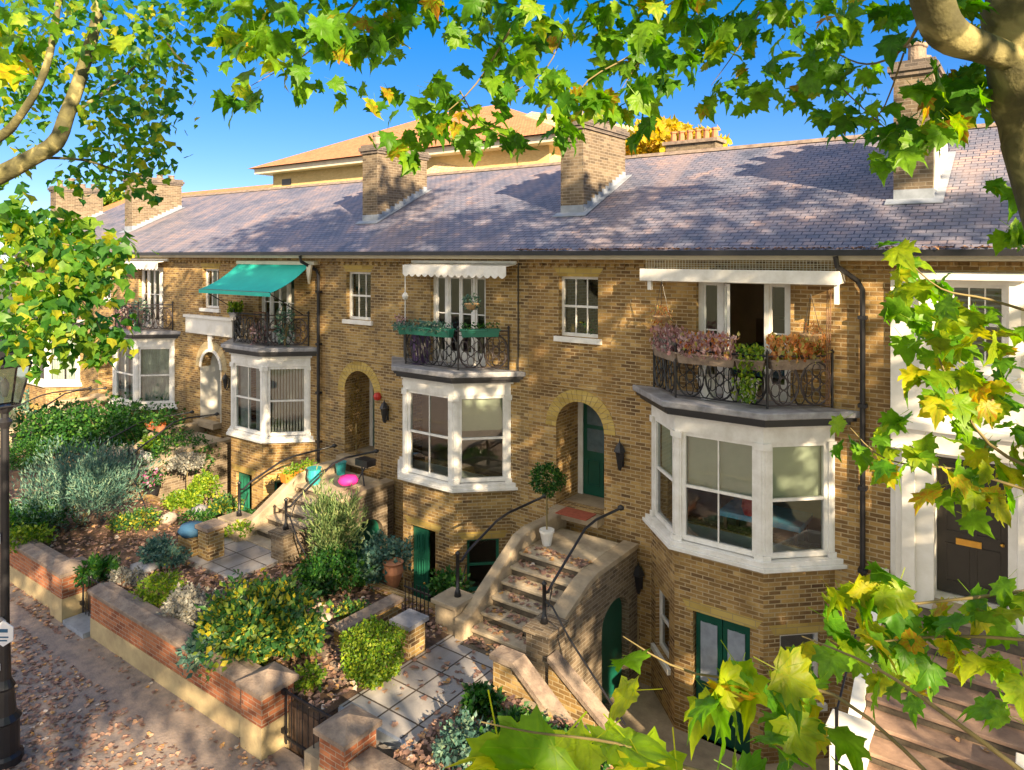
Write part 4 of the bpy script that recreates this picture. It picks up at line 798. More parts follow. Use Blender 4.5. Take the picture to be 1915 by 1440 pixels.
# balcony clutter at the teal awning
dx = DX[2]; fB2 = (-5.5 + dx, 12.70, 0); fA2 = (-6.35 + dx, YF - .05, R(-42))
planter('grey trough of bright green leaves under the teal awning', fA2, 0.1, 1.15, -0.15, 5.0, 0.24, 'lead', plants=[('shrubL', 260, 0.22, 0.11, T_OVAL, 'up', 0.05)])
def bistro_chair(label, x, y, a):
    t = thing('balcony_chair', label, 'chair', (x, y, 4.33), 'chairs on the teal awning balcony'); fr = (x, y, a)
    MB(fr).box(-0.2, 0.2, -0.2, 0.2, 0.43 + 4.33, 0.46 + 4.33).build('seat', 'wood', t)
    for sx in (-1, 1):
        for sy in (-1, 1): MB(fr).tube([(sx * .18, sy * .18, 4.33), (sx * .18, sy * .18, 4.76)], 0.013, 5).build('leg', 'iron', t)
    m = MB(fr)
    for q in (-.18, 0, .18): m.box(q - .02, q + .02, 0.18, 0.2, 4.79, 5.2)
    m.box(-.2, .2, .175, .205, 5.2, 5.25); m.build('backrest', 'wood', t)
bistro_chair('wooden chair nearer the house wall under the teal awning', -19.2, 13.05, 0.4); bistro_chair('wooden chair at the right end of the teal awning balcony', -18.3, 13.0, -1.2)
shrub('potted_plant', 'tall dark potted plant at the right end of the teal awning balcony', 'plant', (-17.75, 13.0, 4.35), 0.28, 1.1, 'shrubB', 0.09, 300)
shrub('potted_plant', 'rusty leaved plant beside the chairs under the teal awning', 'plant', (-18.75, 12.85, 4.35), 0.25, 0.6, 'mauvefl', 0.08, 240)
for (k, lab) in ((3, 'clump of pale flowers behind the railing left of the teal awning'), (4, 'clump of dull flowers on the farthest left balcony')):
    shrub('potted_plant', lab, 'plant', (-4.9 + DX[k], 12.9, 4.35), 0.5, 0.85, 'mauvefl', 0.1, 420, lobes=3)
shrub('potted_plant', 'green leafy pot at the right of the balcony left of the teal awning', 'plant', (-4.1 + DX[3], 12.85, 4.35), 0.35, 1.0, 'shrubB', 0.1, 300)
m = MB(); m.lathe((-4.5 + DX[3], 12.72, 4.33), [(0.1, 0), (.15, .26), (.17, .3)], 12); tag(m.build('flower_pot', 'terra'), 'small terracotta pot on the balcony left of the teal awning', 'pot')
# yellow vase on window board of the upper right sash
m = MB(); m.lathe((-8.42, YF + 0.3, 5.22), [(0.06, 0), (0.1, .12), (.06, .2), (.08, .24)], 12); t = tag(m.build('vase', 'brass'), 'yellow pot behind the sash window above the right-hand arched door', 'vase')
shrub('potted_plant', 'small leafy plant behind the sash window above the right-hand arched door', 'plant', (-8.0, YF + 0.32, 5.22), 0.2, 0.32, 'shrubM', 0.06, 160)
# rooms seen through the glass
t = thing('bed', 'bed with dark blue cover inside the open balcony doors', 'bed', (-4.6, 15.6, 4.2)); MB().box(-5.4, -3.4, 14.9, 17.0, 4.5, 4.95).build('mattress', 'blue', t); MB().box(-5.4, -3.4, 17.0, 17.1, 4.3, 5.5).build('headboard', 'wood', t)
m = MB(); m.box(-5.25, -4.75, 17.9, 17.96, 5.5, 6.2); tag(m.build('picture', 'wood'), 'dark picture on the bedroom wall inside the open balcony doors', 'picture')
t = thing('table', 'light blue covered table inside the large right-hand bay window', 'table', (-4.2, 13.9, 1.44)); MB().box(-5.0, -3.5, 13.5, 14.4, 2.0, 2.1).build('tabletop', 'ltblue', t)
for (a, b) in ((-4.9, 13.6), (-3.6, 13.6), (-4.9, 14.3), (-3.6, 14.3)): MB().box(a - .03, a + .03, b - .03, b + .03, 1.44, 2.0).build('leg', 'wood', t)
m = MB(); m.lathe((-4.45, 13.6, 2.1), [(0.09, 0), (.14, .15), (.12, .32), (.05, .38)], 14); tag(m.build('vase', 'redp'), 'red vase on the table inside the large right-hand bay window', 'vase')
# wall lanterns
bracket_lantern('black lantern on the brick right of the right-hand arched door', -7.05, YF, 2.78, 1.25)
bracket_lantern('black lantern low on the basement wall right of the stone steps', -6.62, YF, 0.35, 1.25)
bracket_lantern('black lantern beside the middle bay window and its arched door', -14.0, YF, 2.80, 1.2)
bracket_lantern('small black lantern right of the white arched doorway', -21.35, YF, 2.85, 1.0)
m = MB(); m.lathe((-14.35, YF - 0.05, 3.2), [(0, -.12), (.09, -.08), (.12, 0), (.08, .09), (0, .11)], 10); tag(m.build('alarm_bell', 'redp'), 'dull red bell above the middle lantern by the arched door', 'bell')

# ================================================================ STEPS
def front_steps(k, label, arch=True):
    dx = DX[k]; x0, x1 = -8.38 + dx, -6.98 + dx
    t = thing('entrance_steps', label, 'steps', ((x0 + x1) / 2, 11.5, 0), 'stone front steps')
    m = MB(); tr = MB(); m.box(x0, x1, 11.7, 13.2, -1.7, 1.04); tr.box(x0, x1, 11.63, 13.2, 1.042, 1.1)
    for i in range(5):
        z = 1.1 - 0.18 * (i + 1); y = 11.7 - 0.3 * (i + 1); m.box(x0, x1, y, y + 0.298, -1.75, z - 0.062); tr.box(x0, x1, y - 0.065, y + 0.297, z - 0.06, z)
    m.box(x0, x1, 9.85, 10.2, -1.7, 0.05)
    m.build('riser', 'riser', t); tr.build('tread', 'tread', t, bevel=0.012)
    # left cheek
    c = MB(); c.prismx([(13.45, -1.75), (13.45, 1.38), (12.1, 1.42), (11.75, 1.36), (10.15, 0.42), (9.95, 0.40), (9.95, -1.75)], x0 - 0.24, x0 - 0.002); ck = c.build('cheek_wall', 'stone', t, bevel=0.03)
    c = MB(); c.box(x0 - 0.75, x0 - 0.245, 10.0, 10.5, -1.75, 0.52); c.box(x0 - 0.8, x0 - 0.2, 9.93, 10.55, 0.522, 0.60); c.build('pedestal', 'stone', t, bevel=0.015)
    # right cheek: sloping brick wall with stone top and arch to the basement
    c = MB((x1 + 0.30, 10.0, R(90))); wall(c, 0.0, 3.42, -1.75, 0.32, 0.29, [(1.95, 3.05, -1.72, 0.30, 0.42)] if arch else []); 
    c.fr = None
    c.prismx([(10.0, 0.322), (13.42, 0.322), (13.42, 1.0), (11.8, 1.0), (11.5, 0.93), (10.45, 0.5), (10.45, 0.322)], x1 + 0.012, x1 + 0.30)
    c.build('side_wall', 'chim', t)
    c = MB(); c.prismx([(13.42, 1.0), (13.42, 1.09), (11.75, 1.09), (11.4, 1.02), (10.462, 0.66), (10.462, 0.57), (11.45, .935), (11.8, 1.0)], x1 - 0.0, x1 + 0.33); c.build('coping', 'stone', t)
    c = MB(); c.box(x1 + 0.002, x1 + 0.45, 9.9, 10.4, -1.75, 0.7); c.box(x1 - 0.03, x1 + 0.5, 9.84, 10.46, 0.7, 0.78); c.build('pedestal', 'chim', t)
    if arch: MB().box(x1 + 0.1, x1 + 0.14, 11.95, 13.05, -1.72, 0.28).build('understair_door', 'green', t)
    for (xx, z0, ztop, yp, za, zb, ye) in ((x0 - 0.45, 0.6, 1.36, 10.3, 1.70, 1.68, 13.25), (x1 + 0.2, 0.78, 1.4, 10.15, 2.0, 1.94, 12.9)):
        h = MB(); h.tube([(xx, yp, z0), (xx, yp, ztop)], 0.034, 8).lathe((xx, yp, z0), [(0.07, 0), (0.05, 0.1), (0.035, 0.14)], 8).lathe((xx, yp, ztop), [(.03, 0), (.05, .05), (0, .1)], 8)
        pts = [(xx, yp, ztop - 0.12), (xx, yp + 0.12, ztop - 0.14), (xx, yp + 0.3, ztop - 0.02), (xx, 11.5, za - 0.05), (xx, 11.9, za), (xx, ye, zb)]
        h.tube(pts, 0.026, 6); h.tube([(xx, yp, z0 + 0.3), (xx, yp + 0.12, z0 + 0.22), (xx, yp + 0.25, z0 + 0.5)], 0.014, 5);
        h.lathe(pts[-1], [(0, -.06), (.07, -.02), (.07, .03), (0, .07)], 8)
        if xx > x0: h.tube([(xx, 10.15, 1.15), (xx + 0.2, 10.1, 1.12), (xx + 0.6, 10.0, 0.75), (xx + 1.6, 10.0, -0.25)], 0.018, 6)
        h.build('handrail', 'iron', t, smooth=True)
    return t
front_steps(0, 'stone front steps littered with leaves, rising to the right-hand green arched door')
front_steps(1, 'stone front steps to the middle arched doorway, past the orange trough')
front_steps(2, 'stone steps below the white arched doorway, mostly behind shrubs', False)
front_steps(3, 'stone steps of the house left of the teal awning, hidden among shrubs', False)
# basement stair of the right-hand house
t = thing('basement_steps', 'narrow steps with white edges going down between two sloping brick walls', 'steps', (-6.2, 9.8, -1.8))
m = MB(); e = MB()
for i in range(8):
    z = 0.03 - 0.21 * (i + 1); xa = -7.05 + 0.27 * i
    m.box(xa, xa + 0.27, 9.42, 9.84, -1.77, z); e.box(xa + 0.235, xa + 0.272, 9.42, 9.84, z + 0.001, z + 0.012)
m.build('step', 'stone', t); e.build('step_edge', 'white', t)
t = thing('garden_wall', 'short sloping brick wall with stone coping beside the basement steps', 'wall', (-6.5, 9.3, 0))
m = MB(); m.prismy([(-7.12, -1.75), (-4.8, -1.75), (-4.8, -1.0), (-6.75, 0.50), (-7.12, 0.50)], 9.18, 9.41); m.build('wall', 'brick2', t)
m = MB(); m.prismy([(-7.16, 0.50), (-6.72, 0.50), (-4.78, -1.0), (-4.78, -0.9), (-6.70, 0.59), (-7.16, 0.59)], 9.13, 9.46); m.build('coping', 'coping', t)
t = thing('garden_wall', 'sloping rendered wall between the stone steps and the basement steps', 'wall', (-5.6, 9.95, 0))
m = MB(); m.prismy([(-6.5, -1.75), (-4.4, -1.75), (-4.4, -1.1), (-6.5, 0.35)], 9.85, 10.08); m.build('wall', 'brick2', t)
m = MB(); m.prismy([(-6.5, 0.352), (-4.38, -1.1), (-4.38, -1.0), (-6.5, 0.44)], 9.82, 10.11); m.build('coping', 'coping', t)
m = MB(); m.box(-7.24, -6.68, 13.42, 13.497, -1.78, -0.45); tag(m.build('render_patch', 'buff'), 'buff rendered lower wall below the low lantern', 'wall panel')
# pots and mats on the steps
t = thing('topiary_tree', 'clipped ball topiary on a bare stem in a white pot on the landing', 'topiary', (-8.12, 12.25, 1.1))
x, y, z = -8.12, 12.25, 1.1
MB().lathe((x, y, z), [(0.09, 0), (0.14, 0.26), (0.155, 0.26), (0.155, 0.31), (0.13, 0.31)], 16).build('pot', 'white', t, smooth=False)
MB().tube([(x, y, z + 0.25), (x, y, z + 1.15)], 0.018, 6).build('trunk', 'twig', t)
p, o_ = blob((x, y, z + 1.33), (0.30, 0.30, 0.28), 2200, shell=0.75); foliage('crown', 'shrubG', t, p, 0.05, T_OVAL, out=o_)
tag(MB().box(-8.4, -7.65, 13.0, 13.45, 1.46, 1.478).build('doormat', 'mat'), 'worn red doormat before the right-hand green arched door', 'doormat')
dx = DX[1]
planter('orange trough of green leaves on the cheek wall of the middle steps', (-8.58 + dx, 11.35, R(90)), 0.0, 0.95, -0.15, 1.18, 0.22, 'orange', 0.26, plants=[('shrubL', 260, 0.16, 0.09, T_OVAL, 'random', 0.03)], name='trough_planter')
m = MB(); m.lathe((-8.05 + dx, 11.95, 1.1), [(0.12, 0), (0.19, 0.2), (0.16, 0.38), (0.19, 0.42)], 16); tag(m.build('flower_pot', 'tealpot'), 'turquoise glazed pot beside the orange trough on the middle steps', 'pot')
m = MB(); m.lathe((-8.15 + dx, 12.9, 1.1), [(0.11, 0), (0.15, 0.3), (0.16, 0.34)], 16); t = tag(m.build('flower_pot', 'tealpot'), 'small blue pot with a bare plant against the middle doorway', 'pot')
t = thing('conifer', 'tall brown clipped cypress standing in the middle arched doorway', 'shrub', (-8.35 + dx, 13.62, 1.46)); p, o_ = blob((-8.35 + dx, 13.62, 2.55), (0.2, 0.18, 1.0), 900, shell=0.6); foliage('foliage', 'brownfl', t, p, 0.08, T_THIN, 'up', out=o_)
MB().tube([(-8.35 + dx, 13.62, 1.46), (-8.35 + dx, 13.62, 2.3)], 0.02, 6).build('stem', 'twig', t)
t = thing('folding_stool', 'dark folded stool with a magenta cushion on the landing of the middle steps', 'stool', (-7.05 + dx, 12.4, 1.1))
MB().lathe((-7.05 + dx, 12.2, 1.2), [(0.0, 0), (.22, .04), (.26, .12), (.2, .22), (0, .26)], 14).build('cushion', 'pinkp', t, smooth=True)
m = MB(); m.tube([(-7.2 + dx, 12.6, 1.1), (-6.95 + dx, 12.8, 1.7)], 0.02, 5).tube([(-6.9 + dx, 12.6, 1.1), (-7.25 + dx, 12.8, 1.7)], 0.02, 5).box(-7.3 + dx, -6.85 + dx, 12.65, 12.95, 1.55, 1.72); m.build('frame', 'dark', t)
dx = DX[2]
planter('orange flower trough before the white arched doorway', (-8.5 + dx, 11.5, 0), 0, 0.8, 0, 1.5, 0.18, 'terra', plants=[('orangefl', 120, 0.12, 0.06, T_BROAD, 'random', 0.05), ('shrubG', 240, 0.3, 0.1, T_OVAL, 'random', 0.06)])
planter('lower trough of lime leaves before the white arched doorway', (-8.1 + dx, 11.2, 0), 0, 0.7, 0, 0.95, 0.16, 'dark', plants=[('shrubL', 260, 0.3, 0.12, T_OVAL, 'random', 0.06)])
t = thing('garden_gate', 'white picket gate panel below the orange flower trough', 'gate', (-22.0, 11.2, 0.1)); m = MB()
for i in range(6): m.box(-22.3 + i * 0.11, -22.24 + i * .11, 11.1, 11.13, 0.05, 1.0)
m.box(-22.32, -21.66, 11.131, 11.15, 0.2, 0.28).box(-22.32, -21.66, 11.131, 11.15, 0.8, 0.88); m.build('panel', 'white', t)
# ================================================================ GARDEN WALLS, PIERS, GATES
def gwall(label, x0, x1):
    t = thing('garden_wall', label, 'wall', ((x0 + x1) / 2, YW + .15, -0.6))
    MB().box(x0, x1, YW, YW + 0.34, -1.2, -0.22).build('rendered_base', 'buff', t)
    MB().box(x0, x1, YW + 0.01, YW + 0.33, -0.218, 0.26).build('wall', 'red', t)
    m = MB(); m.box(x0, x1, YW - 0.04, YW + 0.38, 0.26, 0.31).prismx([(YW - 0.06, 0.31), (YW + 0.40, 0.31), (YW + 0.40, 0.36), (YW + .17, 0.41), (YW - 0.06, 0.36)], x0, x1); m.build('coping', 'coping', t, bevel=0.01)
def gpier(label, x0, x1):
    t = thing('gate_pier', label, 'pier', ((x0 + x1) / 2, YW + .25, -0.6), 'brick gate piers along the pavement')
    MB().box(x0, x1, YW - 0.1, YW + 0.5, -1.2, -0.12).build('rendered_base', 'buff', t)
    MB().box(x0 + .01, x1 - .01, YW - 0.09, YW + 0.49, -0.12, 0.34).build('pier', 'red', t)
    m = MB(); x0 -= .05; x1 += .05; ya, yb = YW - .15, YW + .55; xm, ym = (x0 + x1) / 2, (ya + yb) / 2
    m.box(x0, x1, ya, yb, 0.34, 0.41); m.add([(x0, ya, .412), (x1, ya, .412), (x1, yb, .412), (x0, yb, .412), (xm, ym, .56)], [(0, 1, 4), (1, 2, 4), (2, 3, 4), (3, 0, 4)]); m.build('coping', 'coping', t)
def gate(label, x0, x1, y=YW + 0.27, a=0.0):
    t = thing('iron_gate', label, 'gate', (x0, y, -0.6), 'black iron garden gates'); L_ = x1 - x0
    for i, z in enumerate((-0.42, 0.28)):
        MB((x0, y, a)).box(0, L_, -0.012, 0.012, z, z + 0.035).build('rail', 'iron', t)
    m = MB((x0, y, a)); n = int(L_ / 0.125)
    for i in range(n + 1):
        x = L_ * i / n; m.tube([(x, 0, -0.5), (x, 0, 0.28 + 0.05 * math.sin(i))], 0.009 if 0 < i < n else 0.018, 5)
        if i % 2: m.ell((x, 0.35), 0.035, 0.045, 0.007, n=8, seg=3)
    m.build('bars', 'iron', t)
    c = MB((x0, y, a))
    for z in (-.35, 0.25): c.box(-0.09, 0, -0.03, 0.03, z, z + 0.07)
    c.build('hinge', 'iron', t)
gwall('long red brick garden wall on a buff rendered base, between the two iron gates', -15.25, -9.98)
gwall('red brick garden wall left of the far iron gate, behind the lamp post', -22.4, -16.85)
gwall('farthest red brick garden wall running off past the lamp post', -40, -23.8)
gpier('red brick pier with pyramid cap left of the near iron gate', -9.98, -9.44)
gpier('sunlit red brick pier with stone cap right of the near iron gate', -8.12, -7.58)
gpier('pale weathered pier left of the far iron gate', -16.85, -16.3)
gate('black iron gate between two brick piers at the foot of the picture', -9.34, -8.16)
gate('far black iron gate beside the pale weathered pier', -16.2, -15.3)
m = MB(); m.box(-16.2, -15.28, YW - 0.12, YW + 0.5, -0.62, -0.5); tag(m.build('door_step', 'flash'), 'pale stone step under the far iron gate', 'step')
t = thing('garden_wall', 'red brick wall right of the near iron gate, under foreground leaves', 'wall', (-5, YW, -0.6))
MB().box(-7.57, -2.5, YW, YW + .34, -1.2, -0.2).build('rendered_base', 'buff', t); MB().box(-7.57, -2.5, YW + .01, YW + .33, -.198, .05).build('wall', 'red', t); MB().box(-7.57, -2.5, YW - .04, YW + .38, .05, .12).build('coping', 'coping', t)
# low brick wall, piers and area gate in the middle garden
t = thing('garden_wall', 'low brown brick wall running back to the small black area gate', 'wall', (-10, 9.2, 0)); MB().box(-10.13, -9.9, 8.45, 9.9, -0.1, 0.36).build('wall', 'brick', t); MB().box(-10.17, -9.86, 8.41, 9.92, 0.36, 0.42).build('coping', 'coping', t)
t = thing('brick_pier', 'square brick pier with flat stone cap beside the flagged path', 'pier', (-8.95, 9.15, 0)); MB().box(-9.15, -8.77, 8.95, 9.35, -0.1, 0.55).build('pier', 'brick2', t); MB().box(-9.2, -8.72, 8.9, 9.4, 0.55, 0.62).build('cap', 'lead', t)
t = thing('brick_pier', 'brick pier beside a dark blue bundle, left of the middle steps', 'pier', (-15.0, 9.1, 0)); MB().box(-15.38, -14.98, 8.95, 9.35, -0.1, 0.82).build('pier', 'brick2', t); MB().box(-15.43, -14.93, 8.9, 9.4, 0.82, 0.9).build('cap', 'coping', t)
m = MB(); m.box(-16.05, -15.5, 8.85, 9.25, 0.1, 0.52); m.build('box', 'brick2', t)
m = MB(); m.lathe((-15.8, 9.05, 0.52), [(0.0, 0), (.24, .03), (.32, .14), (.24, .26), (0, .3)], 12); tag(m.build('cushion', 'blue', smooth=True), 'dark blue rounded bundle beside the brick pier in the left garden', 'bundle')
t = thing('iron_gate', 'small black area gate at the end of the low brick wall', 'gate', (-9.9, 9.95, 0), 'black iron garden gates'); m = MB()
for i in range(7): m.tube([(-9.85 + i * 0.1, 9.95, 0), (-9.85 + i * .1, 9.95, 0.75)], 0.01, 5)
m.build('bars', 'iron', t); MB().box(-9.88, -9.2, 9.935, 9.965, 0.1, 0.13).box(-9.88, -9.2, 9.935, 9.965, .62, .65).build('rail', 'iron', t)
for k in (0, 1, 2, 3):
    dx = DX[k]
tag(MB().box(-13.9, -9.2, 10.35, 10.5, -1.78, 0.16).build('retaining_wall', 'brick'), 'low brick retaining wall behind the middle garden shrubs', 'wall')
tag(MB().box(-21.0, -16.6, 10.35, 10.5, -1.78, 0.16).build('retaining_wall', 'brick'), 'low brick retaining wall below the teal awning house bay', 'wall')
tag(MB().box(-6.5, -2.4, 9.05, 9.17, -1.78, 0.1).build('retaining_wall', 'stone'), 'pale retaining wall behind the foreground leaves', 'wall')

# ================================================================ STREET LAMP
bx, by, _ = gnd(9, 1425, -0.6)
t = thing('street_lamp', 'black cast iron street lamp with glass lantern at the left picture edge', 'street lamp', (bx, by, -0.6))
MB().lathe((bx, by, -0.6), [(0.24, 0), (0.24, 0.12), (0.19, 0.16), (0.19, 0.62), (0.22, 0.66), (0.15, 0.74), (0.12, 1.1), (0.14, 1.14), (0.085, 1.25), (0.062, 2.2), (0.055, 5.0), (0.1, 5.1), (0.05, 5.16), (0.05, 5.22)], 16).build('post', 'iron', t, smooth=False)
zl = 5.22 - 0.6
hd = MB(); q = 4; 
def ring4(r, z): return [(bx + r * math.cos(R(45 + 90 * i)), by + r * math.sin(R(45 + 90 * i)), z) for i in range(4)]
a, b = ring4(0.2, zl + 0.12), ring4(0.36, zl + 0.72)
fr_ = MB()
for i in range(4): fr_.tube([a[i], b[i]], 0.017, 5).tube([a[i], a[(i + 1) % 4]], 0.015, 5).tube([b[i], b[(i + 1) % 4]], 0.02, 5)
fr_.lathe((bx, by, zl), [(0.05, 0), (0.09, 0.05), (0.14, 0.12)], 8)
c = ring4(0.42, zl + 0.73); d = ring4(0.16, zl + 0.98)
fr_.add(c + d, [(0, 1, 5, 4), (1, 2, 6, 5), (2, 3, 7, 6), (3, 0, 4, 7), (3, 2, 1, 0), (4, 5, 6, 7)]); fr_.lathe((bx, by, zl + 0.98), [(0.12, 0), (0.12, 0.1), (0.05, 0.16), (0.03, 0.22), (0.05, 0.26), (0, 0.32)], 8)
hd_ = fr_.build('lantern', 'iron', t)
g = MB(); 
for i in range(4): g.quad(a[i], a[(i + 1) % 4], b[(i + 1) % 4], b[i])
g.build('pane', 'lampglass', hd_)
MB().lathe((bx, by, zl + 0.25), [(0.03, 0), (.06, .1), (.06, .2), (0, .3)], 8).build('bulb', 'white', hd_, smooth=True)
sx = bx + 0.19; 
hx = [(0.17 * math.cos(R(60 * i + 30)), 0.19 * math.sin(R(60 * i + 30))) for i in range(6)]
MB((bx + 0.2, by - 0.09, R(36))).prismy([(x, 1.42 + z) for x, z in hx], 0, 0.015).build('sign', 'sign', t)
MB((bx + 0.2, by - 0.09, R(36))).box(-.07, .07, -0.004, 0, 1.44, 1.49).box(-.08, .08, -0.004, 0, 1.36, 1.38).box(-.06, .06, -0.004, 0, 1.31, 1.33).build('sign_mark', 'blue', t)
MB().box(bx - 0.02, bx + 0.2, by - 0.08, by - 0.05, 1.56, 1.6).build('sign_bracket', 'lead', t)
MB((bx, by - 0.075, 0)).box(-.05, .05, -0.01, 0, 0.82, 0.92).box(-.05, .05, -0.01, 0, 2.7, 2.85).build('notice', 'sign', t)

# ================================================================ BACKGROUND
bt = thing('brick_building', 'large pale yellow brick building with an orange hipped roof behind the terrace', 'building', (-38, 45, -1.9))
MB().box(-53.5, -25, 38, 56, -1.9, 13.9).build('wall', 'ybrick', bt)
MB().box(-54.6, -23.8, 36.9, 57, 13.9, 14.35).build('cornice', 'cream', bt)
m = MB(); a = [(-55.0, 36.5, 14.36), (-23.4, 36.5, 14.36), (-23.4, 57.5, 14.36), (-55, 57.5, 14.36), (-42.5, 47, 19.3), (-36, 47, 19.3)]
m.add(a, [(0, 1, 5, 4), (1, 2, 5), (2, 3, 4, 5), (3, 0, 4)]); m.build('roof', 'tile', bt)
for x in (-52.2,): MB().box(x, x + 1.2, 37.95, 38.0, 12.9, 13.4).build('vent', 'dark', bt)
tw = thing('brick_building', 'pale roof of a second building behind the middle chimney', 'building', (-20, 42, -1.9))
MB().box(-25.0, -16, 39, 50, -1.9, 11.8).build('wall', 'ybrick', tw)
m = MB(); m.add([(-35.2, 36.4, 12.4), (-15.5, 38.5, 11.9), (-15.5, 50, 11.9), (-35.2, 50, 12.4), (-30.5, 44, 17.6), (-22, 44, 15.6)], [(0, 1, 5, 4), (1, 2, 5), (2, 3, 4, 5), (3, 0, 4)])
m.build('roof', 'pale_tile', tw)
def stack(label, px, py, px2, py2, Y, n=5):
    p = aty(px, py, Y); q = aty(px2, py2, Y); t = thing('chimney_stack', label, 'chimney', ((p[0] + q[0]) / 2, Y, q[2] - 4))
    MB().box(p[0], q[0], Y, Y + 0.9, q[2] - 4, p[2] - 0.25).build('stack', 'chim', t); MB().box(p[0] - .12, q[0] + .12, Y - .12, Y + 1.02, p[2] - 0.25, p[2] - 0.1).build('cap', 'coping', t)
    for i in range(n):
        x = p[0] + (q[0] - p[0]) * (i + .5) / n; MB().lathe((x, Y + .45, p[2] - .1), [(.16, 0), (.13, .4), (.17, .42), (.17, .5)], 8).build('chimney_pot', 'terra', t)
stack('row of terracotta chimney pots in front of the yellow tree', 1245, 262, 1338, 285, 30, 6)
def far_tree(label, px, py, Y, rx, rz, mat, n=2600):
    c = aty(px, py, Y); t = thing('tree', label, 'tree', (c[0], Y, -1.9)); P = []; 
    for k in range(9):
        cc = (c[0] + random.uniform(-.6, .6) * rx, Y + random.uniform(-.5, .5) * rx, c[2] + random.uniform(-.45, .45) * rz); P.append(blob(cc, (rx * .5, rx * .5, rz * .55), n // 9, shell=0.3)[0])
    foliage('crown', mat, t, np.concatenate(P), 0.35, T_LOBE)
    MB().tube([(c[0], Y, -1.9), (c[0], Y, c[2])], 0.35, 8, r1=0.12).build('trunk', 'bark', t)
far_tree('golden autumn tree rising behind the salmon roof right of the middle chimney', 1255, 262, 34, 2.8, 1.0, 'yellowtree')
far_tree('yellow green tree between the two left chimneys', 190, 372, 48, 3.4, 1.6, 'shrubL')
lb = thing('brick_building', 'pale rendered building beyond the left chimneys', 'building', (-80, 48, -1.9)); MB().box(-104, -70, 44, 56, -1.9, 12.0).build('wall', 'stucco', lb)
m = MB(); m.prismx([(43.5, 12.0), (56.5, 12), (50, 15)], -104.5, -69.5); m.build('roof', 'tile', lb)

# ================================================================ TREES
class Tree:
    def __init__(s, label, base): s.t = thing('plane_tree', label, 'tree', base)
    def limb(s, pts, rs, name='branch', mat='bark', n=9):
        # smooth the polyline
        P = [Vector(p) for p in pts]; out = []; ro = []
        for i in range(len(P) - 1):
            p0, p1, p2, p3 = P[max(i - 1, 0)], P[i], P[i + 1], P[min(i + 2, len(P) - 1)]
            for k in range(4):
                u = k / 4; out.append(0.5 * ((2 * p1) + (-p0 + p2) * u + (2 * p0 - 5 * p1 + 4 * p2 - p3) * u * u + (-p0 + 3 * p1 - 3 * p2 + p3) * u ** 3)); ro.append(rs[i] + (rs[i + 1] - rs[i]) * u)
        out.append(P[-1]); ro.append(rs[-1])
        MB().tube(out, ro, n).build(name, mat, s.t, smooth=True)
# --- right-hand plane tree, beside the camera
TR = Tree('big plane tree at the upper right with mottled trunk and leafy boughs framing the terrace', (0.9, 4.3, -0.6))
TR.limb([(1.5, 4.6, -0.7), (1.1, 4.3, 3.0), at(1965, 400, 4.3), at(1900, 130, 4.3), at(1880, -120, 4.3), at(1900, -500, 4.6)], [0.34, 0.26, 0.15, 0.15, 0.14, 0.12], 'trunk', n=14)
TR.limb([at(1925, 120, 4.3), at(1840, 90, 4.15), at(1770, 60, 4.0), at(1740, -10, 3.9), at(1700, -150, 3.7)], [0.08, 0.085, 0.105, 0.105, 0.08], n=12)
TR.limb([at(1880, -60, 4.3), at(1830, -130, 4.5), at(1760, -260, 5.2)], [0.10, 0.08, 0.06])
def spray(tree, clusters, mat, leafsize, seed, s0, spread=0.35, dens=1.0):
    """leaf clusters at (px, py, r_px, count) about s0 metres out, strung on twigs"""
    rng = np.random.default_rng(seed); P = []
    for (x, y, r, n) in clusters:
        s = s0 * (1 + rng.uniform(-0.5, 0.5) * spread); c = np.array(at(x, y, s)); rw = r / F_PX * s
        n = max(1, round(n * dens)); d = rng.normal(size=(n, 3)) * rw * 0.5; P.append(c + d)
    P = np.concatenate(P); foliage('leaf_spray', mat, tree.t, P, leafsize, T_NEAR, 'droop', rng=rng, jit=0.3)
    return P
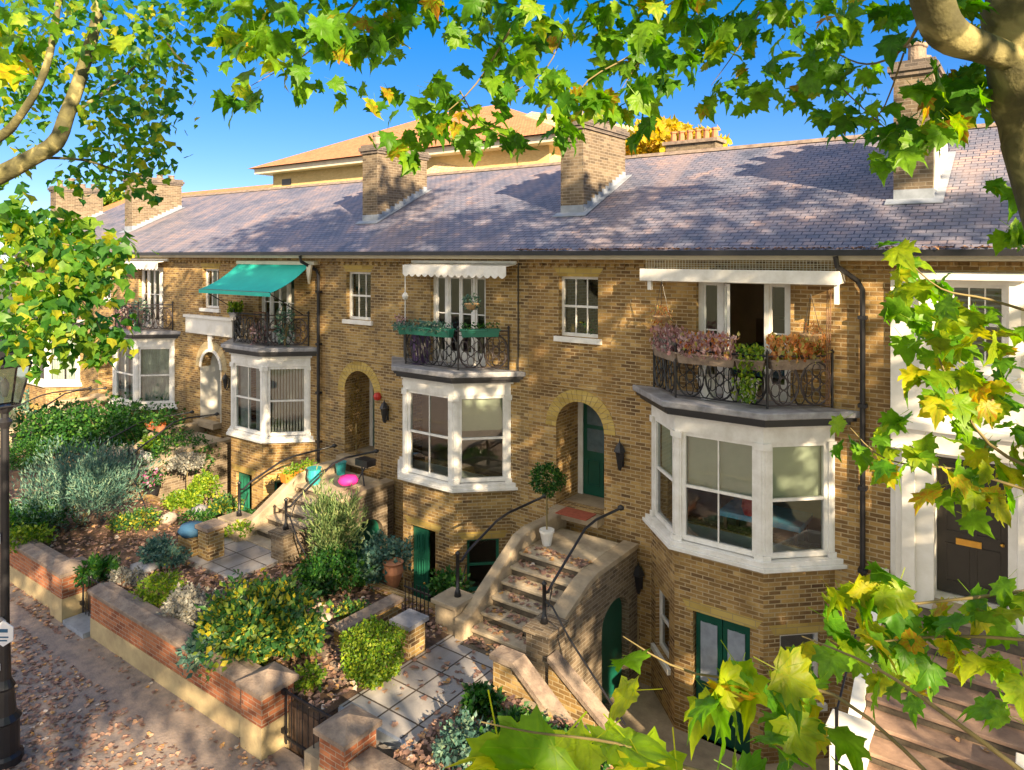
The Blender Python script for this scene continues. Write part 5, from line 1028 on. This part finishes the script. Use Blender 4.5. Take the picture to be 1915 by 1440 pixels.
A = [(395, 20, 50, 16), (450, 70, 60, 22), (520, 60, 60, 20), (440, 185, 30, 8), (475, 175, 26, 7), (540, 120, 35, 9), (560, 40, 50, 18), (620, 40, 60, 22), (680, 60, 60, 24), (740, 55, 55, 22), (700, 110, 40, 11), (620, 150, 15, 3), (655, 175, 25, 5), (780, 15, 55, 18), (840, 15, 50, 14), (640, 100, 40, 10), (560, 160, 20, 5),
     (735, 180, 24, 5), (700, 185, 20, 3), (800, 165, 24, 5), (845, 145, 25, 7), (850, 180, 26, 7), (800, 225, 36, 11), (840, 225, 34, 11), (870, 250, 36, 12), (740, 255, 28, 6), (770, 285, 24, 5), (715, 265, 24, 4), (910, 245, 30, 8), (940, 255, 26, 6), (965, 262, 22, 4), (885, 210, 25, 6),
     (880, 50, 50, 18), (930, 90, 45, 16), (975, 75, 45, 14), (930, 130, 35, 9), (905, 30, 45, 14), (975, 120, 30, 8), (1000, 20, 50, 18), (1050, 45, 55, 22), (1100, 25, 50, 20), (1000, 160, 30, 8), (950, 165, 25, 6), (925, 190, 18, 3), (1045, 170, 36, 10), (1020, 140, 28, 6), (1085, 170, 40, 14), (1120, 190, 40, 14), (1160, 200, 40, 14), (1070, 215, 26, 6), (1050, 245, 30, 8), (1035, 268, 20, 3),
     (1180, 120, 38, 13), (1130, 110, 30, 8), (1150, 40, 55, 22), (1210, 60, 50, 20), (1200, 160, 36, 11), (1230, 150, 32, 10), (1255, 100, 40, 13), (1190, 230, 25, 6), (1215, 210, 24, 5), (1280, 30, 50, 22), (1340, 45, 50, 22), (1400, 50, 48, 18), (1350, 85, 35, 9), (1290, 120, 20, 4), (1325, 185, 18, 5), (1350, 165, 20, 5), (1400, 135, 28, 9), (1430, 165, 28, 8), (1440, 128, 24, 6), (1395, 200, 14, 3),
     (1300, 80, 40, 12), (1250, 30, 50, 20), (1440, 15, 45, 14), (1490, 30, 40, 10), (1550, 30, 45, 13), (1590, 45, 40, 12), (1530, 80, 36, 11), (1480, 115, 26, 6), (1560, 60, 36, 10), (1500, 160, 28, 6), (1530, 180, 28, 8), (1560, 130, 36, 11), (1480, 190, 22, 5), (1590, 170, 34, 10), (1620, 130, 30, 6), (1560, 215, 26, 5), (1600, 200, 34, 10), (1625, 235, 30, 8), (1570, 240, 22, 4), (1650, 255, 36, 10), (1690, 245, 36, 10), (1640, 190, 20, 4),
     (1330, 10, 40, 14), (960, 10, 40, 12), (1200, 10, 50, 16), (720, 5, 50, 14), (600, 5, 50, 14), (480, 5, 50, 12)]
spray(TR, A, 'leafA', 0.142, 21, 5.6, dens=0.78)
Bc = [(1730, 150, 34, 9), (1760, 170, 38, 12), (1800, 150, 38, 11), (1820, 185, 26, 5), (1740, 245, 28, 7), (1770, 235, 24, 5), (1690, 290, 22, 3), (1715, 275, 24, 4), (1660, 290, 18, 3), (1875, 340, 18, 3), (1895, 430, 26, 5), (1900, 350, 20, 3), (1780, 25, 26, 6), (1800, 60, 20, 3), (1800, 10, 28, 6), (1665, 20, 28, 7), (1690, 60, 20, 3), (1870, 210, 16, 2)]
spray(TR, Bc, 'leafA', 0.16, 22, 4.6, 0.2)
Cc = [(1690, 500, 28, 5), (1680, 455, 18, 3), (1720, 530, 40, 9), (1760, 545, 40, 9), (1700, 570, 30, 7), (1740, 590, 36, 9), (1790, 580, 34, 7), (1830, 600, 26, 5), (1760, 640, 30, 7), (1810, 650, 28, 6), (1740, 680, 34, 8), (1790, 700, 38, 9), (1840, 700, 34, 7), (1880, 690, 30, 6), (1770, 750, 30, 7), (1820, 770, 40, 10), (1870, 760, 40, 10), (1900, 820, 34, 7), (1850, 830, 36, 8), (1690, 800, 28, 5), (1720, 830, 30, 6), (1650, 850, 34, 6), (1670, 880, 28, 5), (1590, 800, 24, 3), (1600, 840, 22, 3), (1760, 880, 40, 9), (1810, 900, 40, 9), (1800, 930, 34, 7), (1860, 940, 30, 5), (1895, 600, 26, 4), (1870, 640, 26, 4), (1900, 880, 30, 5), (1640, 790, 16, 2)]
spray(TR, Cc, 'leafB', 0.128, 23, 3.9, 0.2, dens=0.75)
Dc = [(1560, 1110, 34, 4), (1600, 1095, 30, 4), (1640, 1110, 36, 5), (1660, 1085, 24, 2), (1620, 1150, 40, 7), (1690, 1140, 36, 5), (1740, 1160, 40, 6), (1790, 1130, 34, 5), (1840, 1120, 34, 5), (1885, 1110, 30, 4), (1550, 1190, 50, 7), (1610, 1200, 50, 8), (1680, 1200, 46, 7), (1740, 1220, 46, 7), (1800, 1200, 44, 6), (1850, 1210, 44, 6), (1890, 1250, 36, 4), (1520, 1240, 46, 6), (1710, 1280, 40, 5), (1790, 1260, 40, 4), (1640, 1260, 46, 6), (1895, 1180, 30, 3)]
spray(TR, Dc, 'leafB', 0.122, 24, 3.0, 0.15, dens=0.75)
Ec = [(1190, 1270, 16, 1), (1165, 1225, 10, 1), (1330, 1265, 34, 3), (1390, 1250, 36, 3), (1450, 1270, 36, 3), (1340, 1310, 30, 2), (1440, 1320, 40, 3), (1510, 1290, 40, 3), (1540, 1340, 40, 3), (1450, 1380, 44, 3), (1380, 1350, 36, 2), (1880, 1335, 30, 2), (1370, 1425, 40, 2), (1520, 1420, 50, 3), (1600, 1435, 30, 1)]
spray(TR, Ec, 'leafB', 0.115, 25, 2.1, 0.15)
Fc = [(930, 1370, 14, 1), (1035, 1385, 12, 1), (1125, 1395, 12, 1), (1190, 1405, 12, 1), (1090, 1400, 20, 1), (1020, 1440, 16, 1), (1180, 1430, 24, 2), (1260, 1450, 24, 2)]
spray(TR, Fc, 'leafY', 0.16, 28, 1.5, 0.05)
for pts, r in (([(1960, 1480, 2.2), (1800, 1360, 2.3), (1640, 1250, 2.5), (1500, 1190, 2.8)], .010), ([(1790, 1500, 2.2), (1560, 1300, 2.2), (1300, 1260, 2.1), (1165, 1190, 2.1)], .007), ([(1960, 1100, 3.0), (1800, 1120, 3.0), (1650, 1130, 3.0), (1560, 1100, 3.1)], .009),
               ([(1960, 1200, 2.9), (1800, 1190, 3.0), (1650, 1200, 3.0), (1530, 1230, 3.0)], .008), ([(1990, 900, 3.9), (1850, 830, 3.9), (1760, 680, 3.9), (1720, 520, 4.0)], .012), ([(1980, 600, 4), (1850, 560, 3.9), (1760, 540, 3.9), (1690, 480, 3.9)], .010), ([(1960, 930, 3.8), (1800, 880, 3.9), (1660, 860, 3.9), (1590, 800, 3.9)], .009),
               ([(1980, 800, 4), (1850, 720, 4), (1700, 590, 4)], .009), ([(1500, 1480, 1.7), (1300, 1440, 1.6), (1150, 1390, 1.5), (1000, 1370, 1.45), (900, 1350, 1.45)], .005), ([(1740, 0, 4.0), (1690, 90, 4.6), (1620, 120, 5.2), (1550, 90, 5.5), (1440, 10, 5.6)], .012), ([(1690, 100, 4.6), (1640, 220, 5.2), (1560, 240, 5.5)], .007),
               ([(1700, -150, 4.2), (1500, -60, 5.4), (1250, -30, 5.6), (1000, -30, 5.7), (700, -40, 5.7), (450, -20, 5.8)], .028), ([(1250, -30, 5.6), (1210, 80, 5.6), (1100, 150, 5.6), (1060, 220, 5.6)], .012), ([(1000, -30, 5.7), (940, 80, 5.7), (870, 180, 5.7), (760, 260, 5.7)], .012), ([(700, -40, 5.7), (600, 80, 5.7), (470, 160, 5.7)], .011),
               ([(1450, -40, 5.5), (1400, 60, 5.6), (1330, 160, 5.6)], .009), ([(1450, -40, 5.5), (1500, 80, 5.6), (1590, 180, 5.6), (1680, 260, 5.5)], .011), ([(1060, 40, 5.6), (1020, 130, 5.6), (930, 190, 5.6)], .007), ([(1230, 60, 5.6), (1160, 170, 5.6)], .007), ([(860, 170, 5.7), (900, 230, 5.7), (960, 262, 5.7)], .006)):
    TR.limb([at(*p) for p in pts], [r * (1 - 0.75 * i / (len(pts) - 1)) for i in range(len(pts))], 'twig', 'twig', 5)
# --- overhead and right-hand crown: the shade on the terrace
def crown(tree, centres, nleaf, size, mat='leafA', seed=1, clump=0.55, per=26, hem=True):
    rng = np.random.default_rng(seed); P = []; tot = sum(c[3] ** 2 for c in centres)
    for (cx, cy, cz, rr, fz) in centres:
        k = int(nleaf / per * rr ** 2 / tot)
        d = rng.normal(size=(k, 3)); d /= np.linalg.norm(d, axis=1, keepdims=True); q = np.array([cx, cy, cz]) + d * (rng.uniform(0.35, 1, k) ** 0.6)[:, None] * np.array([rr, rr, rr * fz])
        cl = rng.normal(size=(k, per, 3)) * clump * np.array([1, 1, 0.45]); P.append((q[:, None, :] + cl).reshape(-1, 3))
    P = np.concatenate(P)
    if hem:     # keep the view itself clear: trim the crown's lower hem, as the photograph shows it
        v = P - np.array([0, 0, CZ]); f = -v[:, 0] * math.sin(TH) + v[:, 1] * math.cos(TH); r_ = v[:, 0] * math.cos(TH) + v[:, 1] * math.sin(TH)
        inv = (f > 0.1) & (np.abs(r_) < f * 0.76 + 0.3) & (v[:, 2] < f * 0.37 + 0.25); P = P[~inv]
    foliage('crown', mat, tree.t, P, size, T_LOBE, 'droop', rng=rng)
crown(TR, [(2.5, 4, 13, 4.2, .7), (-1.0, 3.0, 12, 3.2, .6), (5, 4.5, 11.5, 3.6, .9), (-3.5, 3.2, 12.6, 2.5, .5), (0.5, 3.8, 16.6, 3.2, .6), (5.5, 4.0, 16.8, 3.2, .6)], 10500, 0.22, seed=5, clump=0.6, per=90)
TR.limb([at(1900, -500, 4.6), (1.5, 4.3, 13), (2.4, 4.1, 16)], [0.16, 0.11, 0.05])
T2 = Tree('second plane tree standing along the pavement to the right', (9.5, 3.8, -0.6))
T2.limb([(9.5, 3.8, -0.6), (9.3, 3.8, 5), (9.8, 3.7, 10), (9.5, 4, 15)], [0.34, 0.27, 0.18, 0.06], 'trunk', n=12)
crown(T2, [(9.5, 4, 14.2, 4.4, .9), (7.5, 3.4, 9.6, 3.2, .8), (12, 4.6, 10, 3.6, .8), (9, 4.5, 8.2, 3.0, .6)], 8000, 0.22, seed=6, clump=0.6, per=120)
T4 = Tree('plane tree on the near side of the road, behind the viewpoint', (5.5, -4.5, -0.7))
T4.limb([(5.5, -4.5, -0.8), (5.3, -4.4, 4), (5.6, -4.2, 9), (5.4, -4, 12)], [0.34, 0.27, 0.16, 0.05], 'trunk', n=12)
crown(T4, [(6.5, -4, 8.4, 3.8, .8), (2.0, -3.6, 8.2, 3.2, .7), (-2.6, -3.4, 9.0, 3.2, .7), (10.5, -4.4, 9.0, 3.6, .8), (-6.5, -3.4, 10.5, 2.6, .7)], 6800, 0.22, seed=8, clump=0.62, per=110)
T3 = Tree('third plane tree farther along the pavement to the right', (19, 3.6, -0.6))
T3.limb([(19, 3.6, -0.6), (19.2, 3.6, 6), (18.8, 3.7, 14)], [0.36, 0.28, 0.08], 'trunk', n=12)
crown(T3, [(19, 3.6, 14.5, 4.8, .9), (16.5, 3.2, 10, 3.4, .8), (21.5, 4, 10, 3.8, .8)], 6500, 0.22, seed=7, clump=0.62, per=120)
# --- left-hand tree across the frame corner
TL = Tree('leafy plane tree at the upper left, its curved branches over the left chimneys', (-13.2, 1.0, -0.6))
lim = at(-260, 430, 11.5)
TL.limb([(-13.4, 1.2, -0.7), (-13.3, 1.0, 3.0), lim], [0.32, 0.26, 0.2], 'trunk', n=12)
TL.limb([lim, at(-40, 345, 11.5), at(60, 295, 11.6), at(105, 265, 11.7), at(125, 215, 11.8), at(155, 130, 12), at(190, 0, 12.3), at(205, -90, 12.6)], [0.19, 0.15, 0.13, 0.13, 0.115, 0.10, 0.085, 0.06], n=10)
TL.limb([lim, at(-20, 270, 11.5), at(35, 220, 11.4), at(85, 130, 11.3), at(110, 0, 11.3), at(115, -80, 11.3)], [0.15, 0.08, 0.06, 0.055, 0.045, 0.03], n=8)
TL.limb([at(125, 215, 11.8), at(200, 170, 12.4), at(290, 90, 13.2)], [0.05, 0.03, 0.015], n=6)
TL.limb([at(60, 295, 11.6), at(160, 300, 12.2), at(260, 330, 13), at(300, 300, 13.5)], [0.03, 0.02, 0.012, 0.006], n=6)
def haze_leaves(tree, cl, mat, size, s0, seed, tpl=T_LOBE, sp=0.25, dens=1.0):
    rng = np.random.default_rng(seed); P = []
    for (x, y, r, n) in cl:
        s = s0 * (1 + rng.uniform(-.5, .5) * sp); n = max(1, int(n * dens)); c = np.array(at(x, y, s)); P.append(c + rng.normal(size=(n, 3)) * (r / F_PX * s) * 0.6)
    foliage('foliage', mat, tree.t, np.concatenate(P), size, tpl, 'droop', rng=rng)
haze_leaves(TL, [(30, 30, 60, 70), (100, 30, 60, 70), (170, 20, 60, 70), (240, 25, 60, 70), (310, 20, 60, 70), (370, 20, 50, 45), (30, 110, 60, 80), (20, 180, 50, 65), (90, 100, 55, 55), (160, 90, 50, 55), (230, 90, 55, 70), (290, 70, 50, 60), (350, 60, 45, 30),
                 (60, 200, 50, 40), (110, 170, 45, 40), (200, 150, 45, 55), (260, 150, 50, 65), (310, 130, 40, 30), (40, 250, 45, 35), (190, 210, 45, 45), (240, 210, 45, 55), (290, 190, 40, 35), (330, 180, 35, 18), (200, 270, 40, 40), (250, 260, 42, 50), (290, 240, 36, 30), (330, 230, 30, 12), (250, 310, 36, 40), (280, 290, 34, 28), (310, 300, 26, 12), (150, 300, 34, 25), (130, 330, 30, 22), (190, 300, 34, 26), (265, 350, 26, 22), (285, 375, 16, 8), (140, 350, 22, 12), (225, 340, 26, 14), (20, 390, 30, 14), (10, 320, 30, 10)], 'leafC', 0.15, 12.8, 31)
haze_leaves(TL, [(40, 430, 45, 80), (90, 440, 45, 90), (140, 450, 45, 90), (190, 460, 40, 70), (225, 462, 25, 30), (30, 490, 45, 80), (90, 500, 50, 100), (150, 500, 45, 90), (200, 500, 35, 55), (40, 550, 50, 90), (100, 550, 45, 75), (160, 545, 35, 35), (200, 540, 30, 22), (30, 610, 45, 80), (90, 610, 45, 70), (140, 620, 40, 50), (190, 620, 36, 36), (150, 650, 36, 42), (195, 655, 30, 34), (215, 630, 30, 22), (70, 655, 34, 32), (25, 640, 40, 36), (40, 400, 30, 30), (120, 420, 30, 30)], 'leafC', 0.14, 9.6, 32)
for pts in ([(-60, 420, 9.6), (40, 440, 9.6), (140, 460, 9.6), (220, 470, 9.6)], [(-60, 520, 9.6), (50, 530, 9.6), (150, 560, 9.6), (200, 640, 9.6)], [(-60, 600, 9.6), (60, 610, 9.6), (130, 650, 9.6)]):
    TL.limb([at(*p) for p in pts], [0.02, .014, .009, .004][:len(pts)], 'twig', 'twig', 5)
haze_leaves(TL, [(20, 60, 50, 16), (60, 20, 50, 14), (20, 130, 30, 8), (230, 70, 20, 3), (330, 90, 20, 3), (60, 90, 40, 10)], 'leafB', 0.19, 7.0, 33, T_PLANE, 0.1)

# ================================================================ GARDEN PLANTS
def g(px, py, z=0.1): return gnd(px, py, z)
S = shrub
b = g(150, 985); S('shrub', 'large feathery blue green shrub filling the left garden', 'shrub', b, 1.5, 2.1, 'shrubB', 0.10, 12000, T_THIN, 'up', lobes=6, shell=0.3)
S('box_topiary', 'lime green clipped box cube beside the flagged path', 'shrub', g(697, 1268), 0.46, 0.02, 'shrubL', 0.045, 10, stem=True)
bx_ = bpy.data.objects['box_topiary']
c0 = g(697, 1262); rng = np.random.default_rng(3); n = 5200; q = rng.uniform(-1, 1, (n, 3)); ax = rng.integers(0, 3, n); sg = rng.choice([-1, 1], n); q[np.arange(n), ax] = sg * rng.uniform(0.82, 1.03, n); q[:, 2] = np.abs(q[:, 2] * 0.5 + 0.5)
tap = 0.82 + 0.2 * q[:, 2:3]; PP = np.array(c0) + np.concatenate([q[:, :2] * 0.385 * tap, q[:, 2:3] * 0.70], 1); foliage('clipped_foliage', 'shrubL', bx_, PP, 0.055, T_OVAL)
for (px, py, r, h, mat, sz, n, lob, lab) in (
    (300, 1130, .42, .55, 'shrubL', .06, 1500, 1, 'round lime green mound behind the long garden wall'),
    (365, 1160, .62, .5, 'shrubS', .07, 2600, 3, 'silvery lavender mound beside the lime green mound'),
    (480, 1215, .98, 1.0, 'shrubM', .11, 4200, 6, 'large mixed shrub with yellow blooms behind the long garden wall'),
    (400, 1240, .45, .55, 'shrubB', .10, 1100, 3, 'blue green sprawling plant just behind the long garden wall'),
    (580, 1285, .22, .3, 'shrubL', .07, 350, 1, 'small lime tuft behind the near brick pier'),
    (560, 1230, .4, .75, 'shrubM', .09, 1400, 3, 'yellowing plant left of the clipped box cube'),
    (620, 1105, .72, .75, 'shrubG', .07, 4200, 4, 'dark green rounded shrub below the middle steps'),
    (715, 1085, .55, .8, 'shrubB', .09, 1700, 3, 'grey green bushy plant near the small area gate'),
    (185, 1085, .36, .5, 'shrubG', .09, 1100, 3, 'bright green plant behind the far iron gate'),
    (310, 1055, .5, .55, 'shrubB', .07, 1600, 3, 'low rosemary like mound in the left garden'),
    (345, 945, .55, .4, 'shrubL', .08, 1500, 4, 'yellow green ground plant left of the brick pier'),
    (255, 990, .6, .45, 'shrubM', .07, 1200, 4, 'low speckled plant right of the blue green shrub'),
    (60, 1000, .9, .9, 'shrubG', .09, 3200, 4, 'dark hedge plant behind the left garden wall'),
    (50, 1030, .5, .6, 'shrubL', .08, 1100, 3, 'lime leaved plant next to the lamp post'),
    (45, 880, .62, .95, 'shrubG', .06, 2800, 1, 'clipped dark green dome behind the lamp post'),
    (110, 850, 1.3, 1.9, 'shrubG', .12, 3600, 5, 'dense green laurel like bush in the far left garden'),
    (200, 850, 1.4, 2.1, 'shrubG', .12, 3600, 5, 'tall leafy bush in front of the left bay window'),
    (270, 870, 1.3, 1.9, 'shrubG', .10, 3400, 5, 'dark bush right of the left bay window'),
    (335, 895, 1.0, 1.5, 'shrubG', .08, 3200, 4, 'dark green bush at the foot of the white arch'),
    (215, 905, .8, 1.1, 'shrubS', .08, 1900, 4, 'grey flowering bush in the middle of the left garden'),
    (260, 905, .5, .5, 'shrubL', .08, 900, 3, 'yellow green clump beside the pink flowers'),
    (110, 770, 1.4, 1.2, 'shrubB', .13, 2200, 4, 'pale bushy growth near the farthest house'),
    (370, 985, .4, .4, 'shrubG', .07, 500, 2, 'small green tuft before the brick pier'),
    (440, 1010, .35, .5, 'shrubL', .08, 700, 2, 'green fern like plant left of the middle steps'),
    (475, 985, .35, .5, 'shrubG', .07, 700, 2, 'green weed at the foot of the middle steps pedestal'),
    (835, 1120, .4, .55, 'shrubG', .09, 900, 3, 'green fern beside the green basement door'),
    (900, 1335, .25, .35, 'shrubG', .09, 900, 3, 'fern beside the lower brick pier'),
    (960, 1410, .5, .45, 'shrubG', .08, 1700, 3, 'dark shrub below the large foreground leaves'),
    (1075, 1440, .5, .4, 'shrubG', .08, 1300, 3, 'deep green bush right of the path, half under foreground leaves'),
    (420, 960, .45, .5, 'shrubM', .07, 1100, 3, 'speckled low shrub behind the brick pier in the left garden'),
    (385, 930, .4, .7, 'shrubL', .08, 1000, 3, 'yellowing bush below the white picket gate'),
    (660, 1160, .3, .35, 'shrubM', .07, 500, 2, 'small speckled plant between the low brick wall and the dark green shrub'),
    (520, 1120, .35, .4, 'shrubG', .06, 700, 2, 'little dark plant behind the large mixed shrub'),
    (240, 1090, .35, .25, 'shrubS', .06, 600, 2, 'small grey mat plant near the flat stone slab'),
    (440, 1130, .3, .35, 'shrubS', .06, 600, 2, 'pale grey tuft above the silvery lavender mound'),
    (870, 1410, .45, .4, 'shrubB', .08, 900, 3, 'grey green ground plant at the lower end of the path')):
    S('shrub', lab, 'shrub', g(px, py), r, h, mat, sz, n, T_OVAL, 'random', lobes=lob, flowers=('yellowtree', 60, 0.12) if 'yellow blooms' in lab else None)
S('willow_shrub', 'tall pale feathery shrub leaning over the middle steps', 'shrub', g(630, 1070), 0.62, 1.9, 'shrubW', 0.12, 3200, T_THIN, 'up', lobes=4, shell=0.25)
b = g(283, 925); t = S('potted_plant', 'pink flowers in a dark pot in the left garden', 'plant', (b[0], b[1], b[2] + .15), .3, .55, 'shrubG', .08, 500, flowers=('pinkfl', 120, .1)); MB().lathe(b, [(.18, 0), (.24, .25), (.26, .28)], 14).build('pot', 'dark', t)
b = g(350, 925); t = thing('garden_parasol_plant', 'pale mushroom shaped standard shrub on a cane in the left garden', 'shrub', b); p, o_ = blob((b[0], b[1], b[2] + 0.95), (.42, .42, .2), 900); foliage('crown', 'shrubS', t, p, 0.08, T_OVAL, out=o_); MB().tube([b, (b[0], b[1], b[2] + .95)], .015, 5).build('trunk', 'twig', t)
# rocks and ornaments
def rock(label, px, py, s, mat='rock', tall=0.6, name='garden_rock'):
    c = g(px, py); m = MB(); n = 9; vs = []; fs = []
    for j in range(5):
        ph = math.pi * j / 4 - math.pi / 2
        for i in range(n): a = 2 * math.pi * i / n; k = 1 + random.uniform(-.15, .15); vs.append((c[0] + s * k * math.cos(a) * math.cos(ph), c[1] + s * k * math.sin(a) * math.cos(ph), c[2] + s * tall * (math.sin(ph) + .6) * k))
    for j in range(4):
        for i in range(n): fs.append((j * n + i, j * n + (i + 1) % n, (j + 1) * n + (i + 1) % n, (j + 1) * n + i))
    m.add(vs, fs); tag(m.build(name, mat, smooth=True), label, 'rock')
rock('pale rounded stone in the left garden bed', 315, 975, .24); rock('grey boulder beside the pale rounded stone', 375, 965, .28, 'lead'); rock('upright pale stone below the middle steps', 572, 1095, .15, tall=1.5)
rock('small pale stone in the leaf litter of the middle garden', 602, 1135, .10); rock('flat grey stone slab behind the long garden wall', 270, 1065, .35, 'lead', .3); rock('brown stone by the low brick wall', 600, 1160, .22, 'rock', .4)
t = thing('flower_pot', 'large pale terracotta pot beside the area gate', 'pot', g(735, 1095)); b = g(735, 1095); MB().lathe(b, [(.12, 0), (.22, .3), (.19, .45), (.22, .5), (.2, .5)], 16).build('pot', 'terra', t)
# crazy stones edging
m = MB()
for i in range(26):
    c = g(610 + 30 * math.sin(i * 1.3), 1110 + i * 6.5, .08); m.box(c[0] - .12, c[0] + .1, c[1] - .08, c[1] + .09, 0.0, .10 + .03 * math.sin(i * 5))
m.build('stone_edging', 'coping')['kind'] = 'stuff'
# ================================================================ FALLEN LEAVES
def litter(name, x0, x1, y0, y1, n, zf, size=0.08, mat='litter', clump=True):
    rng = np.random.default_rng(int(abs(x0 * 13 + y0 * 7)) + n)
    k = max(3, n // 60); c = np.stack([rng.uniform(x0, x1, k), rng.uniform(y0, y1, k)], 1); idx = rng.integers(0, k, n)
    p = c[idx] + rng.normal(size=(n, 2)) * 0.45; u = np.stack([rng.uniform(x0, x1, n), rng.uniform(y0, y1, n)], 1); p = np.where((rng.uniform(size=n) < .6)[:, None], p, u)
    p[:, 0] = np.clip(p[:, 0], x0, x1); p[:, 1] = np.clip(p[:, 1], y0, y1)
    if y0 > 7 and n > 1000:
        k_ = ~((p[:, 0] > -15.9) & (p[:, 0] < -13.75) & (p[:, 1] > 8.75)); k_ |= rng.uniform(size=n) < 0.05; p = p[k_]; n = len(p)
    z = np.array([zf(a, b_) for a, b_ in p]) + rng.uniform(0.008, 0.03, n)
    foliage(name, mat, None, np.concatenate([p, z[:, None]], 1), size, T_LOBE, 'flat', kind='stuff', rng=rng)
litter('fallen_leaves', -26, -6.5, 2.2, 5.9, 9500, lambda x, y: -0.6, 0.075)
litter('fallen_leaves', -16, -8.8, 7.1, 10.3, 3600, lambda x, y: 0.13)
litter('fallen_leaves', -24, -16, 7.1, 10.3, 2200, lambda x, y: 0.13)
litter('fallen_leaves', -7.15, -3, 7.1, 9.0, 1600, lambda x, y: 0.13)
litter('fallen_leaves', -22, -8.2, 6.3, 6.58, 350, lambda x, y: -0.6, 0.07)
litter('fallen_leaves', -8.7, -7.25, 7.5, 10, 90, lambda x, y: 0.035, 0.09)
def stepz(x, y):
    if y > 11.7: return 1.1
    i = int((11.7 - y) / 0.3) + 1; return max(0.05, 1.1 - 0.18 * i)
litter('fallen_leaves', -8.3, -7.0, 9.95, 12.0, 330, stepz, 0.09)
litter('fallen_leaves', -2.0, 0.0, 9.7, 12.8, 60, lambda x, y: max(-.2, 1.3 - .166 * (int((12.9 - y) / .36) + 1)), .09)
litter('gutter_leaves', -9.4, 0.5, YE - 0.13, YE + 0.05, 700, lambda x, y: ZE + 0.0, 0.06)
litter('sill_leaves', -4.0, -3.1, 12.5, 12.52, 1, lambda x, y: 1.7, 0.06)
